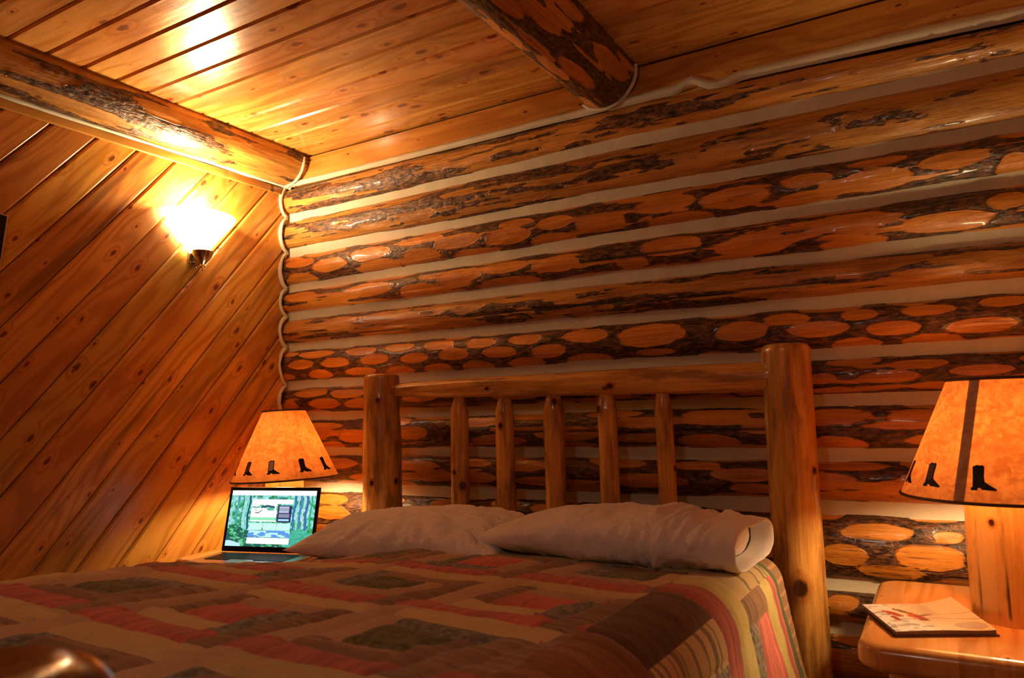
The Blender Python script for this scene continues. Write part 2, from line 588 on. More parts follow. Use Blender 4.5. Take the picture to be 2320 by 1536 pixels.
# ------------------------------------------------------------------ boards
def board(name, L, Wd, mat, parent, mw, clip=None, thick=0.012, ch=0.0075, gap=0.0014, gd=0.0065):
    """tongue-and-groove board: local x length, local y width, face at local z=0 (towards the room = +z)"""
    prof = [(gap, -thick), (gap, -gd), (gap+ch*0.5, -gd*0.5), (gap+ch, 0.0)]
    mid = [(Wd*k/4, 0.0) for k in (1, 2, 3)]
    prof = prof+mid+[(Wd-a, b_) for a, b_ in prof[::-1]]
    V = []
    for wv, dv in prof:
        if clip is None:
            s0, s1 = 0.0, L
        else:
            s0, s1 = clip(wv)
        V += [(s0, wv, dv), (s1, wv, dv)]
    F = [(2*i, 2*i+1, 2*i+3, 2*i+2) for i in range(len(prof)-1)]
    F.append(tuple(2*i for i in range(len(prof)))[::1])
    F.append(tuple(2*i+1 for i in range(len(prof)))[::-1])
    o = mesh_obj(name, V, F, mat, parent, smooth=True, auto=math.radians(25))
    o.matrix_basis = mw
    return o

ROOM_X1, ROOM_Y0, ZC = 3.9, -3.4, 2.36

# ---- ceiling
ceiling = box_obj('ceiling', -0.05, ROOM_X1+0.05, ROOM_Y0-0.05, 0.10, ZC+0.014, ZC+0.05, M['backing'])
ceiling['kind'] = 'structure'
PW = 0.1225
edges = [0.0-PW*k for k in range(0, 29)]
for k in range(len(edges)-1):
    y1 = edges[k]
    y0 = edges[k+1]
    if y0 < ROOM_Y0:
        y0 = ROOM_Y0
    if y1-y0 < 0.02:
        continue
    # local x -> world -x ; local y -> world y(+) ; local z -> world -z
    mw = Matrix(((-1, 0, 0, ROOM_X1), (0, 1, 0, y0), (0, 0, -1, ZC), (0, 0, 0, 1)))
    board('ceiling_board', ROOM_X1, y1-y0, M['ceiling'], ceiling, mw)

# ---- left wall with diagonal boards
wall_left = box_obj('wall_left', -0.05, -0.014, ROOM_Y0-0.05, 0.02, 0.0, ZC+0.014, M['backing'])
wall_left['kind'] = 'structure'
ANG = math.radians(50.2)
ca, sa = math.cos(ANG), math.sin(ANG)
ytop = 2.20
STEP = 0.1964
for k in range(-24+12, 36):
    z0 = 1.369+STEP*(k-6)         # height of the lower seam of this board at y=0
    Wd = STEP*ca
    # world point = (0, s*ca - w*sa , z0 + s*sa + w*ca) in (y,z)
    def clip(wv, z0=z0):
        oy, oz = -wv*sa, z0+wv*ca
        lo, hi = -10.0, 10.0
        lo = max(lo, (ROOM_Y0-oy)/ca, (0.0-oz)/sa)
        hi = min(hi, (0.0-oy)/ca, (ytop-oz)/sa)
        if hi < lo:
            mm = (lo+hi)/2
            return mm, mm
        return lo, hi
    a0, a1 = clip(Wd/2)
    if a1-a0 < 0.01:
        continue
    # local x -> (0,ca,sa); local y -> (0,-sa,ca); local z -> +x
    mw = Matrix(((0, 0, 1, 0), (ca, -sa, 0, 0), (sa, ca, 0, z0), (0, 0, 0, 1)))
    board('wall_board', 1, Wd, M['wall'], wall_left, mw, clip=clip)
# trim board along the top of the boards, under the corner log
tb = box_obj('trim_board', 0, 3.36, -0.014, 0.0, 0, 0.034, M['trimwood'], wall_left, bevel=0.003)
tb.matrix_basis = Matrix(((0, -1, 0, 0.0), (1, 0, 0, ROOM_Y0), (0, 0, 1, 2.176), (0, 0, 0, 1)))

# ---- floor and the two walls behind the camera
floor = box_obj('floor', -0.05, ROOM_X1+0.05, ROOM_Y0-0.05, 0.1, -0.06, -0.012, M['backing'])
floor['kind'] = 'structure'
fy = ROOM_Y0
while fy < -0.01:
    wd = min(0.14, 0.0-fy)
    mw = Matrix(((1, 0, 0, 0), (0, 1, 0, fy), (0, 0, 1, 0), (0, 0, 0, 1)))
    board('floor_board', ROOM_X1, wd, M['floor'], floor, mw, ch=0.002)
    fy += 0.14
wall_right = box_obj('wall_right', ROOM_X1, ROOM_X1+0.05, ROOM_Y0-0.05, 0.05, 0, ZC+0.014, M['wall'])
wall_right['kind'] = 'structure'
wall_front = box_obj('wall_front', -0.05, ROOM_X1+0.05, ROOM_Y0-0.05, ROOM_Y0, 0, ZC+0.014, M['wall'])
wall_front['kind'] = 'structure'

# ------------------------------------------------------------------ log wall
wall_back = box_obj('wall_back', -0.05, ROOM_X1+0.05, 0.03, 0.10, 0, ZC+0.014, M['backing'])
wall_back['kind'] = 'structure'

def cz(k):
    return 2.5*k+1.1
CH0 = [cz(k) for k in (.451, .388, .318, .248, .194, .135, .062, .002, -.062)]+[.785, .55, .425, .26, .10, -.05]
CH1 = [cz(k) for k in (.452, .392, .316, .252, .193, .132, .065, .006, -.062)]+[.785, .55, .425, .26, .10, -.05]
CH2 = [cz(k) for k in (.437, .386, .311, .249, .185, .127, .061, .005, -.062)]+[.785, .55, .425, .26, .10, -.05]
def chz(i, x):
    return np.interp(x, [0, 1.7, 2.95, 4.0], [CH0[i], CH1[i], CH2[i], CH2[i]])

OV = {
'C':[(0.119,0.33,0.095,0.31),(0.315,-0.16,0.109,0.43),(0.114,-0.7,0.1,0.36),(0.553,0.13,0.119,0.45),(0.822,-0.57,0.109,0.48),(0.59,-0.69,0.118,0.35),(0.823,0.45,0.126,0.29),(1.026,-0.05,0.114,0.46),(1.269,-0.27,0.108,0.46),(1.3,0.45,0.079,0.28),(1.477,0.06,0.081,0.41),(1.1,-0.86,0.115,0.23),(1.454,-0.76,0.101,0.27),(1.656,-0.35,0.101,0.49),(1.91,0.06,0.107,0.47),(2.151,-0.15,0.119,0.54),(2.376,0.13,0.083,0.35),(2.367,-0.77,0.099,0.35),(2.574,-0.36,0.104,0.5),(2.777,-0.06,0.091,0.4),(2.924,-0.69,0.045,0.47),(1.953,-0.79,0.123,0.28),(2.578,0.48,0.086,0.21)],
'D':[(0.533,-0.01,0.146,0.57),(0.25,-0.87,0.169,0.47),(0.811,-0.59,0.101,0.53),(1.031,0.09,0.106,0.62),(1.471,-0.01,0.104,0.56),(1.251,0.24,0.109,0.43),(1.249,-0.83,0.144,0.32),(0.125,0.3,0.094,0.48),(0.093,-0.75,0.084,0.34),(1.923,0.16,0.112,0.6),(2.199,-0.3,0.122,0.55),(2.75,-0.4,0.12,0.43),(1.776,-0.58,0.06,0.31),(2.491,0.16,0.122,0.51),(2.103,-1.16,0.087,0.24),(2.896,0.21,0.049,0.38)],
'E':[(0.37,-0.1,0.087,0.71),(0.178,-0.71,0.112,0.46),(0.661,0.21,0.166,0.39),(0.587,-0.71,0.108,0.34),(0.178,0.39,0.123,0.31),(1.095,0.15,0.107,0.31),(1.46,0.21,0.1,0.38)],
'F':[(0.126,-0.01,0.078,0.29),(0.345,-0.02,0.083,0.3),(0.577,-0.01,0.086,0.32),(0.798,-0.13,0.076,0.29),(0.996,-0.07,0.079,0.35),(1.212,-0.12,0.08,0.33),(1.433,-0.27,0.074,0.38),(0.24,-0.66,0.075,0.26),(0.484,-0.63,0.093,0.23),(0.702,-0.74,0.078,0.23),(0.906,-0.8,0.073,0.25),(1.097,-0.76,0.076,0.24),(1.327,-0.77,0.084,0.22),(0.494,0.57,0.093,0.26),(0.703,0.62,0.087,0.25),(0.916,0.53,0.081,0.29),(1.122,0.48,0.076,0.29),(1.33,0.5,0.077,0.3),(1.588,0.41,0.095,0.37),(1.584,-0.82,0.095,0.23),(0.219,0.59,0.111,0.23),(1.835,0.18,0.125,0.6),(2.147,0.06,0.088,0.49),(2.378,-0.09,0.09,0.37),(2.59,-0.22,0.071,0.33),(2.812,-0.34,0.086,0.32),(2.689,-0.83,0.082,0.23),(2.485,-0.8,0.072,0.21),(2.286,0.48,0.073,0.28),(2.5,0.47,0.053,0.26),(2.682,0.48,0.07,0.25),(2.867,0.61,0.06,0.24)],
'G':[(0.179,0.5,0.101,0.33),(0.417,0.35,0.104,0.34),(0.27,-0.32,0.094,0.41),(0.483,-0.43,0.088,0.37),(0.053,-0.38,0.053,0.34),(2.379,-0.09,0.045,0.32),(2.568,-0.13,0.082,0.33),(2.802,0.05,0.081,0.29)],
'H':[(2.041,0.52,0.114,0.38),(2.019,-0.59,0.103,0.33),(2.417,0.5,0.097,0.35),(2.411,-0.68,0.087,0.33),(0.45,-0.2,0.08,0.44),(0.313,-0.78,0.069,0.28),(0.256,-0.1,0.057,0.23)],
'J':[(2.502,0.5,0.098,0.25),(2.637,-0.09,0.089,0.38),(2.412,-0.18,0.065,0.33),(2.534,-0.61,0.087,0.2),(2.688,0.5,0.04,0.15)],
'K':[(2.396,0.39,0.045,0.44),(2.575,0.9,0.088,0.28)]}
# style: size of the random ovals that fill the rest, and how streaky the peeling is
STYLE = {'A': ((.12, .3), 'old', .95), 'B': ((.13, .3), 'old', .90), 'C': ((.11, .42), 'oval', .22), 'D': ((.12, .5), 'oval', .34),
         'E': ((.11, .4), 'old', .75), 'F': ((.08, .3), 'oval', .0), 'G': ((.09, .34), 'oval', .05), 'H': ((.11, .36), 'oval', .22),
         'I': ((.11, .38), 'oval', .25), 'J': ((.09, .30), 'oval', .0), 'K': ((.10, .42), 'oval', .1), 'L': ((.1, .4), 'oval', .4),
         'M': ((.1, .4), 'oval', .4), 'N': ((.1, .4), 'oval', .4)}
CRACKS = {'H': [(.9, 2.6, -.10)], 'E': [(.05, .9, -.75), (1.0, 2.6, -.35)], 'B': [(.0, .35, -.8)], 'J': [(2.3, 3.2, .25)], 'A': [(.9, 1.6, .1)], 'D': [(1.6, 2.2, -.2)]}

def peel_field(s, v, ovals, streak, seed, fs=3.2, fv=38):
    """s: along (m), v: around (m); ovals (s, v, hs, hv)"""
    d = np.full(s.shape, -1.0)
    nx = (fbm(s*14, v*60, seed+50)-.5)*.35
    for a, c, ha, hc in ovals:
        m = np.abs(s-a) < ha*1.6
        if not m.any():
            continue
        q = (np.abs((s-a)/ha)**2.3+np.abs((v-c)/hc)**2.0)**(1/2.1)
        d = np.maximum(d, np.clip((1-q+nx)*2.2, -1, 1))
    st = fbm(s*fs, v*fv, seed, 5, .6)
    st = (st-(.66-.30*streak))*9
    st = np.clip(st, -1, 1) if streak > 0.01 else np.full(s.shape, -1.0)
    return np.maximum(d, st)

def fill_ovals(L, vr, pre, size, rs):
    out = list(pre)
    hs, hv = size
    tries = 0
    while tries < 500:
        tries += 1
        a = rs.uniform(0, L)
        c = rs.uniform(-vr, vr)
        h1 = hs*rs.uniform(.75, 1.3)
        h2 = hv*rs.uniform(.75, 1.25)
        if all(((a-p[0])/(h1+p[2]))**2+((c-p[1])/(h2+p[3]))**2 > 1.12 for p in out):
            out.append((a, c, h1, h2))
    return out

def set_attr(o, name, arr):
    at = o.data.attributes.new(name, 'FLOAT', 'POINT')
    at.data.foreach_set('value', np.ascontiguousarray(arr.ravel(), dtype=np.float32))

letters = 'ABCDEFGHIJKLMN'
XW = 3.9
for i, Lt in enumerate(letters):
    rs = np.random.RandomState(100+i)
    ns = 560
    nt_ = 30
    xs = np.linspace(0.0, XW, ns)
    th = np.linspace(-math.radians(98), math.radians(98), nt_)
    zt, zb = chz(i, xs), chz(i+1, xs)
    gap = 0.034
    if i == 0:
        zt = zt+.005
    zmid = (zt+zb)/2
    a = (zt-zb)/2-gap/2+0.001
    b_ = 0.056+0.004*rs.rand()
    wob = (fbm(xs*2.2, xs*0+i*3.1, 30+i)-.5)*.016
    wob2 = (fbm(xs*2.6, xs*0+i*5.1, 60+i)-.5)*.012
    size, kind, streak = STYLE[Lt]
    amean = float(a.mean())
    pre = []
    for (ox, t, hw, dt) in OV.get(Lt, []):
        t0 = max(-.98, min(.98, t))
        v0 = math.asin(t0)*amean
        lo = math.asin(max(-1, t0-dt))*amean
        hi = math.asin(min(1, t0+dt))*amean
        pre.append((ox, (lo+hi)/2, hw, (hi-lo)/2*1.02))
    ovs = fill_ovals(XW, amean*1.45, pre, (size[0], size[1]*amean), rs)
    SS, TT = np.meshgrid(xs, th, indexing='ij')
    VV = TT*amean
    d = peel_field(SS, VV, ovs, streak, 200+i*7, 5.0 if kind == 'old' else 3.2, 60 if kind == 'old' else 38)
    # broad dark streaks of cambium on the weathered logs
    if kind == 'old':
        dk = fbm(SS*1.6+3, VV*16+i, 300+i, 5, .6)
        d = np.where(dk < .41, np.minimum(d, (dk-.395)*25), d)
    crk = np.zeros_like(SS)
    cdep = np.zeros_like(SS)
    for (c0, c1, t) in CRACKS.get(Lt, []):
        line = math.asin(max(-.98, min(.98, t)))*amean+(fbm(xs*3, xs*0, 400+i, 3)-.5)*.02
        wdt = .0022*np.clip(np.minimum(xs-c0, c1-xs)*6, 0, 1)
        q = np.abs(VV-line[:, None])/np.maximum(wdt[:, None], 1e-4)
        crk = np.maximum(crk, np.clip(1.8-q*.8, 0, 1)*(wdt[:, None] > 1e-4))
    bumpf = (fbm(SS*7, VV*30, 500+i, 4)-.5)*.007
    rel = np.where(d > 0, -.0022, .0008)+np.clip(-d, 0, 1)*(fbm(SS*45, VV*140, 600+i, 3)-.5)*.004
    R = 1+(bumpf+rel-crk*.004)/.06
    Z = zmid[:, None]+wob[:, None]*.5+np.sin(TT)*(a[:, None]+wob2[:, None]*.5)*(1+(R-1)*.6)
    Y = -(b_+wob2[:, None]*.6)*np.cos(TT)*R+.0*SS
    P = np.stack([SS, Y, Z-float(zmid.mean())], -1)
    o = fast_mesh('wall_log', P, grid_faces(ns, nt_), M['log_old'] if kind == 'old' else M['log'], wall_back, flip=False)
    o.location = (0, 0, float(zmid.mean()))
    set_attr(o, 'peel', d)
    set_attr(o, 'crack', crk)

# chinking strips between the logs
for i in range(0, 15):
    xs = np.linspace(0.0, XW, 260)
    if i == 0:
        hh = np.linspace(-.018, .018, 7)
    else:
        hh = np.linspace(-.034, .034, 9)
    SS, HH = np.meshgrid(xs, hh, indexing='ij')
    dy = -.016+(fbm(SS*5, HH*0+i, 700+i, 4)-.5)*.008+np.abs(HH/.03)**2*-.003+(fbm(SS*24, HH*90, 720+i, 3)-.5)*.003
    if i == 0:
        # bead under the frieze, with the wave right of the middle beam
        zz = 2.2345+(fbm(xs*2, xs*0, 77)-.5)*.008
        zz = zz+np.where(xs > 1.8, .0, 0)+.020*np.exp(-((xs-2.02)/.035)**2)-.018*np.exp(-((xs-2.12)/.05)**2)
        zz = zz+np.clip((xs-1.9)/1.1, 0, 1)*-.028
        hw = .60+.45*np.clip((xs-1.2)/1.5, 0, 1)+.2*(fbm(xs*4, xs*0, 78)-.5)
        Z = zz[:, None]-.004+HH*(hw[:, None]+.18)
        dy = dy-.026+np.abs(HH/.018)**2*.012
    else:
        Z = chz(i, xs)[:, None]+HH
    P = np.stack([SS, dy, Z-2.2*0], -1)
    fast_mesh('chinking', P, grid_faces(260, len(hh)), M['chink'], wall_back)

# scalloped bead where the boards meet the log ends
zz = np.linspace(0.02, 2.225, 420)
yy = []
for z in zz:
    y = -.018
    for i in range(len(letters)):
        t, b0 = chz(i, 0.0), chz(i+1, 0.0)
        if b0 <= z <= t:
            aa = (t-b0)/2
            q = (z-(t+b0)/2)/aa
            y = -.014-.052*math.sqrt(max(0, 1-q*q))
    yy.append(y)
yy = np.array(yy)
nz = (fbm(zz*9, zz*0, 91)-.5)*.008
tube('corner_bead', np.stack([0*zz+.006, yy-.003+nz, zz], -1), .0095+(fbm(zz*16, zz*0, 93)-.5)*.006, M['chink'], wall_back, n=8)
# thin shrinkage crack beside the bead on each scallop
M['crackdark'] = simple('shrink_crack', (0.012, 0.008, 0.006), 0.9)
for i in range(1, 8):
    t, b0 = CH0[i], CH0[i+1]
    zc_ = np.linspace(t-.01, b0+(t-b0)*.35, 24)
    q = (zc_-(t+b0)/2)/((t-b0)/2)
    yc = -.014-.052*np.sqrt(np.clip(1-q*q, 0, 1))
    tube('shrinkage_crack', np.stack([0*zc_+.0155, yc-.001+(fbm(zc_*60, zc_*0, i)-.5)*.006, zc_], -1),   .0006+.0048*np.sin(np.linspace(0, PI, 24))*fbm(zc_*90, zc_*0, 40+i), M['crackdark'], wall_back, n=6)

# frieze boards above the top log and the moulding in the right bay
def xboard(name, x0, x1, z0, z1, yf, mat, parent, th=.014):
    o = box_obj(name, 0, x1-x0, 0, z1-z0, -th, 0, mat, parent, bevel=.002)
    o.matrix_basis = Matrix(((1, 0, 0, x0), (0, 0, -1, yf), (0, 1, 0, z0), (0, 0, 0, 1)))
    return o
xboard('frieze_board', 0.02, 1.70, 2.225, 2.352, -.020, M['trimwood'], wall_back, .03)
xboard('frieze_board', 1.70, 3.90, 2.205, 2.352, -.020, M['trimwood'], wall_back, .03)
xboard('moulding', 1.78, 3.90, 2.22, 2.262, -.034, M['trimwood'], wall_back, .014)

# ------------------------------------------------------------------ generic round log
def round_log(name, L, radf, mat, parent, mw, seed=1, n_s=200, n_t=48, knots=0, cracks=(), lump=.02, peel=None, rnd0=.0, rnd1=.0, facet=0.0, bend=0.0, knotlist=()):
    """closed log along local X from 0 to L; radf(s) radius; rnd0/rnd1 rounding radius of the ends"""
    s = np.linspace(0, L, n_s)
    # finer rings for the rounded ends
    e0 = rnd0*(1-np.cos(np.linspace(0, PI/2, 9))) if rnd0 > 0 else np.array([0.0])
    e1 = L-(rnd1*(1-np.cos(np.linspace(0, PI/2, 9)))) if rnd1 > 0 else np.array([L])
    s = np.unique(np.round(np.concatenate([e0, s[(s > rnd0) & (s < L-rnd1)], e1]), 6))
    t = np.linspace(0, 2*PI, n_t, endpoint=False)
    SS, TT = np.meshgrid(s, t, indexing='ij')
    R0 = np.array([radf(x) for x in s])[:, None]
    cx, sx = np.cos(TT), np.sin(TT)
    def cyl(fs, ft, sd, o=4):
        return (fbm(SS*fs+7, cx*ft+11, sd, o)+fbm(SS*fs+3, sx*ft+5, sd+9, o))/2-.5
    R = R0*(1+lump*2*cyl(3.5, 1.6, seed)+lump*.7*cyl(12, 4, seed+20))
    if facet > 0:
        R = R*(1-facet*np.abs(np.sin(TT*4.5+fbm(SS*2, TT*0, seed+3)*6)))
    rs = np.random.RandomState(seed)
    kn = np.zeros_like(SS)
    kl = list(knotlist)+[(rs.uniform(.08, .95)*L, rs.uniform(0, 2*PI), rs.uniform(.006, .012)) for _ in range(knots)]
    for (ks, kt, kr) in kl:
        dt = (TT-kt+PI) % (2*PI)-PI
        q = np.sqrt(((SS-ks)/(kr*1.3))**2+((dt*R0)/kr)**2)
        kn = np.maximum(kn, np.clip(1.35-q*.6, 0, 1))
        R = R+kr*.35*np.exp(-(q/1.8)**2)-kr*.25*np.exp(-(q/.6)**2)
    crk = np.zeros_like(SS)
    for (c0, c1, ct, cw) in cracks:
        line = ct+(fbm(s*5, s*0, seed+77, 3)-.5)*.16
        dt = (TT-line[:, None]+PI) % (2*PI)-PI
        wd = cw*np.clip(np.minimum(s-c0, c1-s)*15, 0, 1)[:, None]
        q = np.abs(dt)*R0/np.maximum(wd, 1e-5)
        c_ = np.clip(1.6-q*.8, 0, 1)*(wd > 1e-5)
        crk = np.maximum(crk, c_)
    R = R-crk*.002
    d = np.ones_like(SS)
    if peel is not None:
        ovs, streak, sz = peel
        Lr = float(R0.mean())
        V = (TT-PI)*Lr
        o2 = fill_ovals(L, Lr*PI, ovs, sz, rs)
        d = peel_field(SS, V, o2, streak, seed+40)
        edge = np.clip((PI-np.abs(TT-PI))*6, 0, 1)
        R = R+np.where(d > 0, -.002, .001)+np.clip(-d, 0, 1)*(fbm(SS*40, V*130, seed+61, 3)-.5)*.005*edge
    for rr, q in ((rnd0, s), (rnd1, L-s)):
        if rr > 0:
            k = np.clip(1-q/rr, 0, 1)
            R = R-rr*(1-np.sqrt(np.clip(1-k**2, 0, 1)))[:, None]
    yb = bend*np.sin(s/L*PI)[:, None] if bend else 0.0
    P = np.stack([SS, R*cx+yb, R*sx], -1)
    ns_ = len(s)
    V = P.reshape(-1, 3)
    F = grid_faces(ns_, n_t, True)
    me = bpy.data.meshes.new(name)
    me.from_pydata(V.tolist(), [], F[:, ::-1].tolist()+[list(range(n_t))]+[list(range((ns_-1)*n_t, ns_*n_t))[::-1]])
    me.update()
    me.polygons.foreach_set('use_smooth', [True]*len(me.polygons))
    me.materials.append(mat)
    # flat ends stay crisp when not rounded
    for pi in (len(me.polygons)-1, len(me.polygons)-2):
        me.polygons[pi].use_smooth = False
    o = bpy.data.objects.new(name, me)
    link(o, parent)
    o.matrix_basis = mw
    set_attr(o, 'peel', d)
    set_attr(o, 'crack', crk)
    set_attr(o, 'knot', kn)
    return o

def MW(origin, xdir, zdir):
    x = Vector(xdir).normalized()
    z = Vector(zdir)
    z = (z-x*z.dot(x)).normalized()
    y = z.cross(x)
    return Matrix(((x.x, y.x, z.x, origin[0]), (x.y, y.y, z.y, origin[1]), (x.z, y.z, z.z, origin[2]), (0, 0, 0, 1)))

# ceiling beams (run front to back)
def pad_attr(o):
    pass
b1 = round_log('ceiling_beam', 3.37, lambda s: .114-.004*s/3, M['log_old'], ceiling, MW((0.03, -0.01, 2.335), (0, -1, 0), (0, 0, 1)), seed=21, n_s=560, n_t=84,
               lump=.05, peel=([], .42, (.20, .035)))
b2 = round_log('ceiling_beam', 3.37, lambda s: .122+.006*s/3, M['log'], ceiling, MW((1.695, -0.01, 2.342), (0, -1, 0), (0, 0, 1)), seed=33, n_s=560, n_t=84,
               lump=.06, peel=([], .10, (.12, .027)))
# beads round the beam ends and below the corner log
def arc(cx, cz_, r, a0, a1, y, n=40, sd=0):
    t = np.linspace(a0, a1, n)
    w_ = (fbm(t*3, t*0, 800+sd)-.5)*.006
    return np.stack([cx+(r+w_)*np.cos(t), 0*t+y, cz_+(r+w_)*np.sin(t)], -1)
tube('beam_bead', arc(.03, 2.335, .114, math.radians(-105), math.radians(3), -.052, sd=1), .007, M['chink'], wall_back, n=8)
tube('beam_bead', arc(1.695, 2.342, .126, math.radians(-135), math.radians(5), -.045, sd=2), .0075, M['chink'], wall_back, n=8)
ys = np.linspace(ROOM_Y0+.02, -.02, 240)
wv = (fbm(ys*2.5, ys*0, 811)-.5)*.022
tube('beam_bead', np.stack([.012+0*ys+wv*.3, ys, 2.221+wv*.55], -1), .0105+(fbm(ys*6, ys*0, 812)-.5)*.008, M['chink'], wall_left, n=8)

# ------------------------------------------------------------------ bed
bed = thing('log_bed', 'peeled honey coloured log bed with spindle headboard against the log wall', 'bed', (1.53, -1.2, 0))
def inv(o):
    pass
HY = -.20
bm = bed
bed_inv = Matrix.Translation((-1.53, 1.2, 0))
def P_(o):
    # keep world placement under the bed empty
    o.matrix_basis = bed_inv @ o.matrix_basis
    return o
def interp(xs_, ys_):
    return lambda s: float(np.interp(s, xs_, ys_))
p = round_log('headboard_post', 1.268, interp([0, .5, .85, 1.0, 1.1, 1.27], [.078, .079, .078, .080, .073, .072]), M['honey'], bed,
              MW((.741, HY, 0), (0, 0, 1), (0, -1, 0)), seed=3, lump=.03, rnd1=.018, knotlist=[(1.16, 2.07, .009), (.84, 1.73, .009), (.842, 3.01, .009)], knots=4)
P_(p)
p = round_log('headboard_post', 1.283, interp([0, .3, .6, .9, 1.2, 1.285], [.072, .072, .071, .071, .069, .070]), M['honey'], bed,
              MW((2.306, HY, 0), (0, 0, 1), (0, -1, 0)), seed=11, lump=.045, rnd1=.022, knotlist=[(.588, 1.745, .019), (.635, 1.75, .004)], knots=3)
P_(p)
p = round_log('top_rail', 1.55, interp([0, .06, .12, .3, .8, 1.3, 1.50, 1.55], [.016, .021, .029, .035, .041, .047, .047, .040]), M['honey'], bed,
              MW((.755, HY-.01, 1.199), (1, 0, -.007), (0, 0, 1)), seed=17, lump=.04, rnd0=.006, rnd1=.012, facet=.05, knots=6)
P_(p)
p = round_log('lower_rail', 1.44, lambda s: .042, M['honey'], bed, MW((.80, HY, .56), (1, 0, 0), (0, 0, 1)), seed=18, lump=.03, rnd0=.01, rnd1=.01, knots=3)
P_(p)
for k, (x, r, bd) in enumerate(((1.121, .036, 0), (1.321, .0355, .002), (1.522, .039, .0), (1.722, .0345, -.002), (1.918, .030, -.012))):
    p = round_log('spindle', .585, interp([0, .03, .05, .52, .55, .585], [r*.6, r*.92, r, r*.98, r*.8, r*.45]), M['honey'], bed,
                  MW((x, HY, .585), (0, 0, 1), (1, 0, 0) if k == 4 else (0, -1, 0)), seed=50+k*3, n_s=90, n_t=36, lump=.045, facet=.04, rnd0=.003, rnd1=.003, knots=3,
                  bend=bd)
    P_(p)
# foot of the bed: dark near post in view, its partner and rails below the frame
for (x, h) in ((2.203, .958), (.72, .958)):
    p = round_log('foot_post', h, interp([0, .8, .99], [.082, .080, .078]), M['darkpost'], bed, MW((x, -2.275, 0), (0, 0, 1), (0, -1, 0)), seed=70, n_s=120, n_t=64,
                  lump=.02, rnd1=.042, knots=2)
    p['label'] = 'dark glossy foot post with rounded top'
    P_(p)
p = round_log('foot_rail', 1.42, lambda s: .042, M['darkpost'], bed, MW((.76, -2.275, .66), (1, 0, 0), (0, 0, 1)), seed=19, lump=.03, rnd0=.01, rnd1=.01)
P_(p)
for x in (.90, 2.14):
    p = round_log('side_rail', 1.97, lambda s: .045, M['honey'], bed, MW((x, -2.24, .35), (0, 1, 0), (0, 0, 1)), seed=29, lump=.03)
    P_(p)
p = box_obj('mattress', .86, 2.17, -2.16, -.36, .40, .63, M['mattress'], bed, bevel=.05)
P_(p)

# ------------------------------------------------------------------ quilt
def quilt_dims(v):
    k = np.clip((-v-.4)/.9, 0, 1)
    XRv = 2.215-.05*k
    RRv = .065+.05*k
    return XRv, RRv
def zt_of(u, v):
    zt = .672+.048*np.clip((-v-.4)/1.1, 0, 1.2)+.02*np.clip((-v-1.0)/.6, 0, 1)*np.clip((1.5-u)/.5, 0, 1)
    zt = zt-.062*np.clip((1.36-u)/.46, 0, 1)*np.clip((v+1.30)/.45, 0, 1)
    return zt+.012*np.cos((np.clip(u, .95, 2.15)-1.5)/.65*1.2)
def quilt_surf(u, v):
    u = np.array(u, float)
    v = np.array(v, float)
    zt = zt_of(u, v)
    XRv, RRv = quilt_dims(v)
    x = u.copy()
    z = zt.copy()
    for s_, X0, RR in ((1, XRv, RRv), (-1, .95+0*v, .10+0*v)):
        d = s_*(u-X0)
        on = d > 0
        a = np.clip(d/RR, 0, PI/2)
        e = np.clip(d-RR*PI/2, 0, None)
        fl = .15+.05*np.sin(v*9+1)+.10*np.clip((v+.60)/.2, 0, 1)
        x = np.where(on, X0+s_*(RR*np.sin(a)+e*fl), x)
        z = np.where(on, zt-RR*(1-np.cos(a))-e*.985, z)
    return x, z

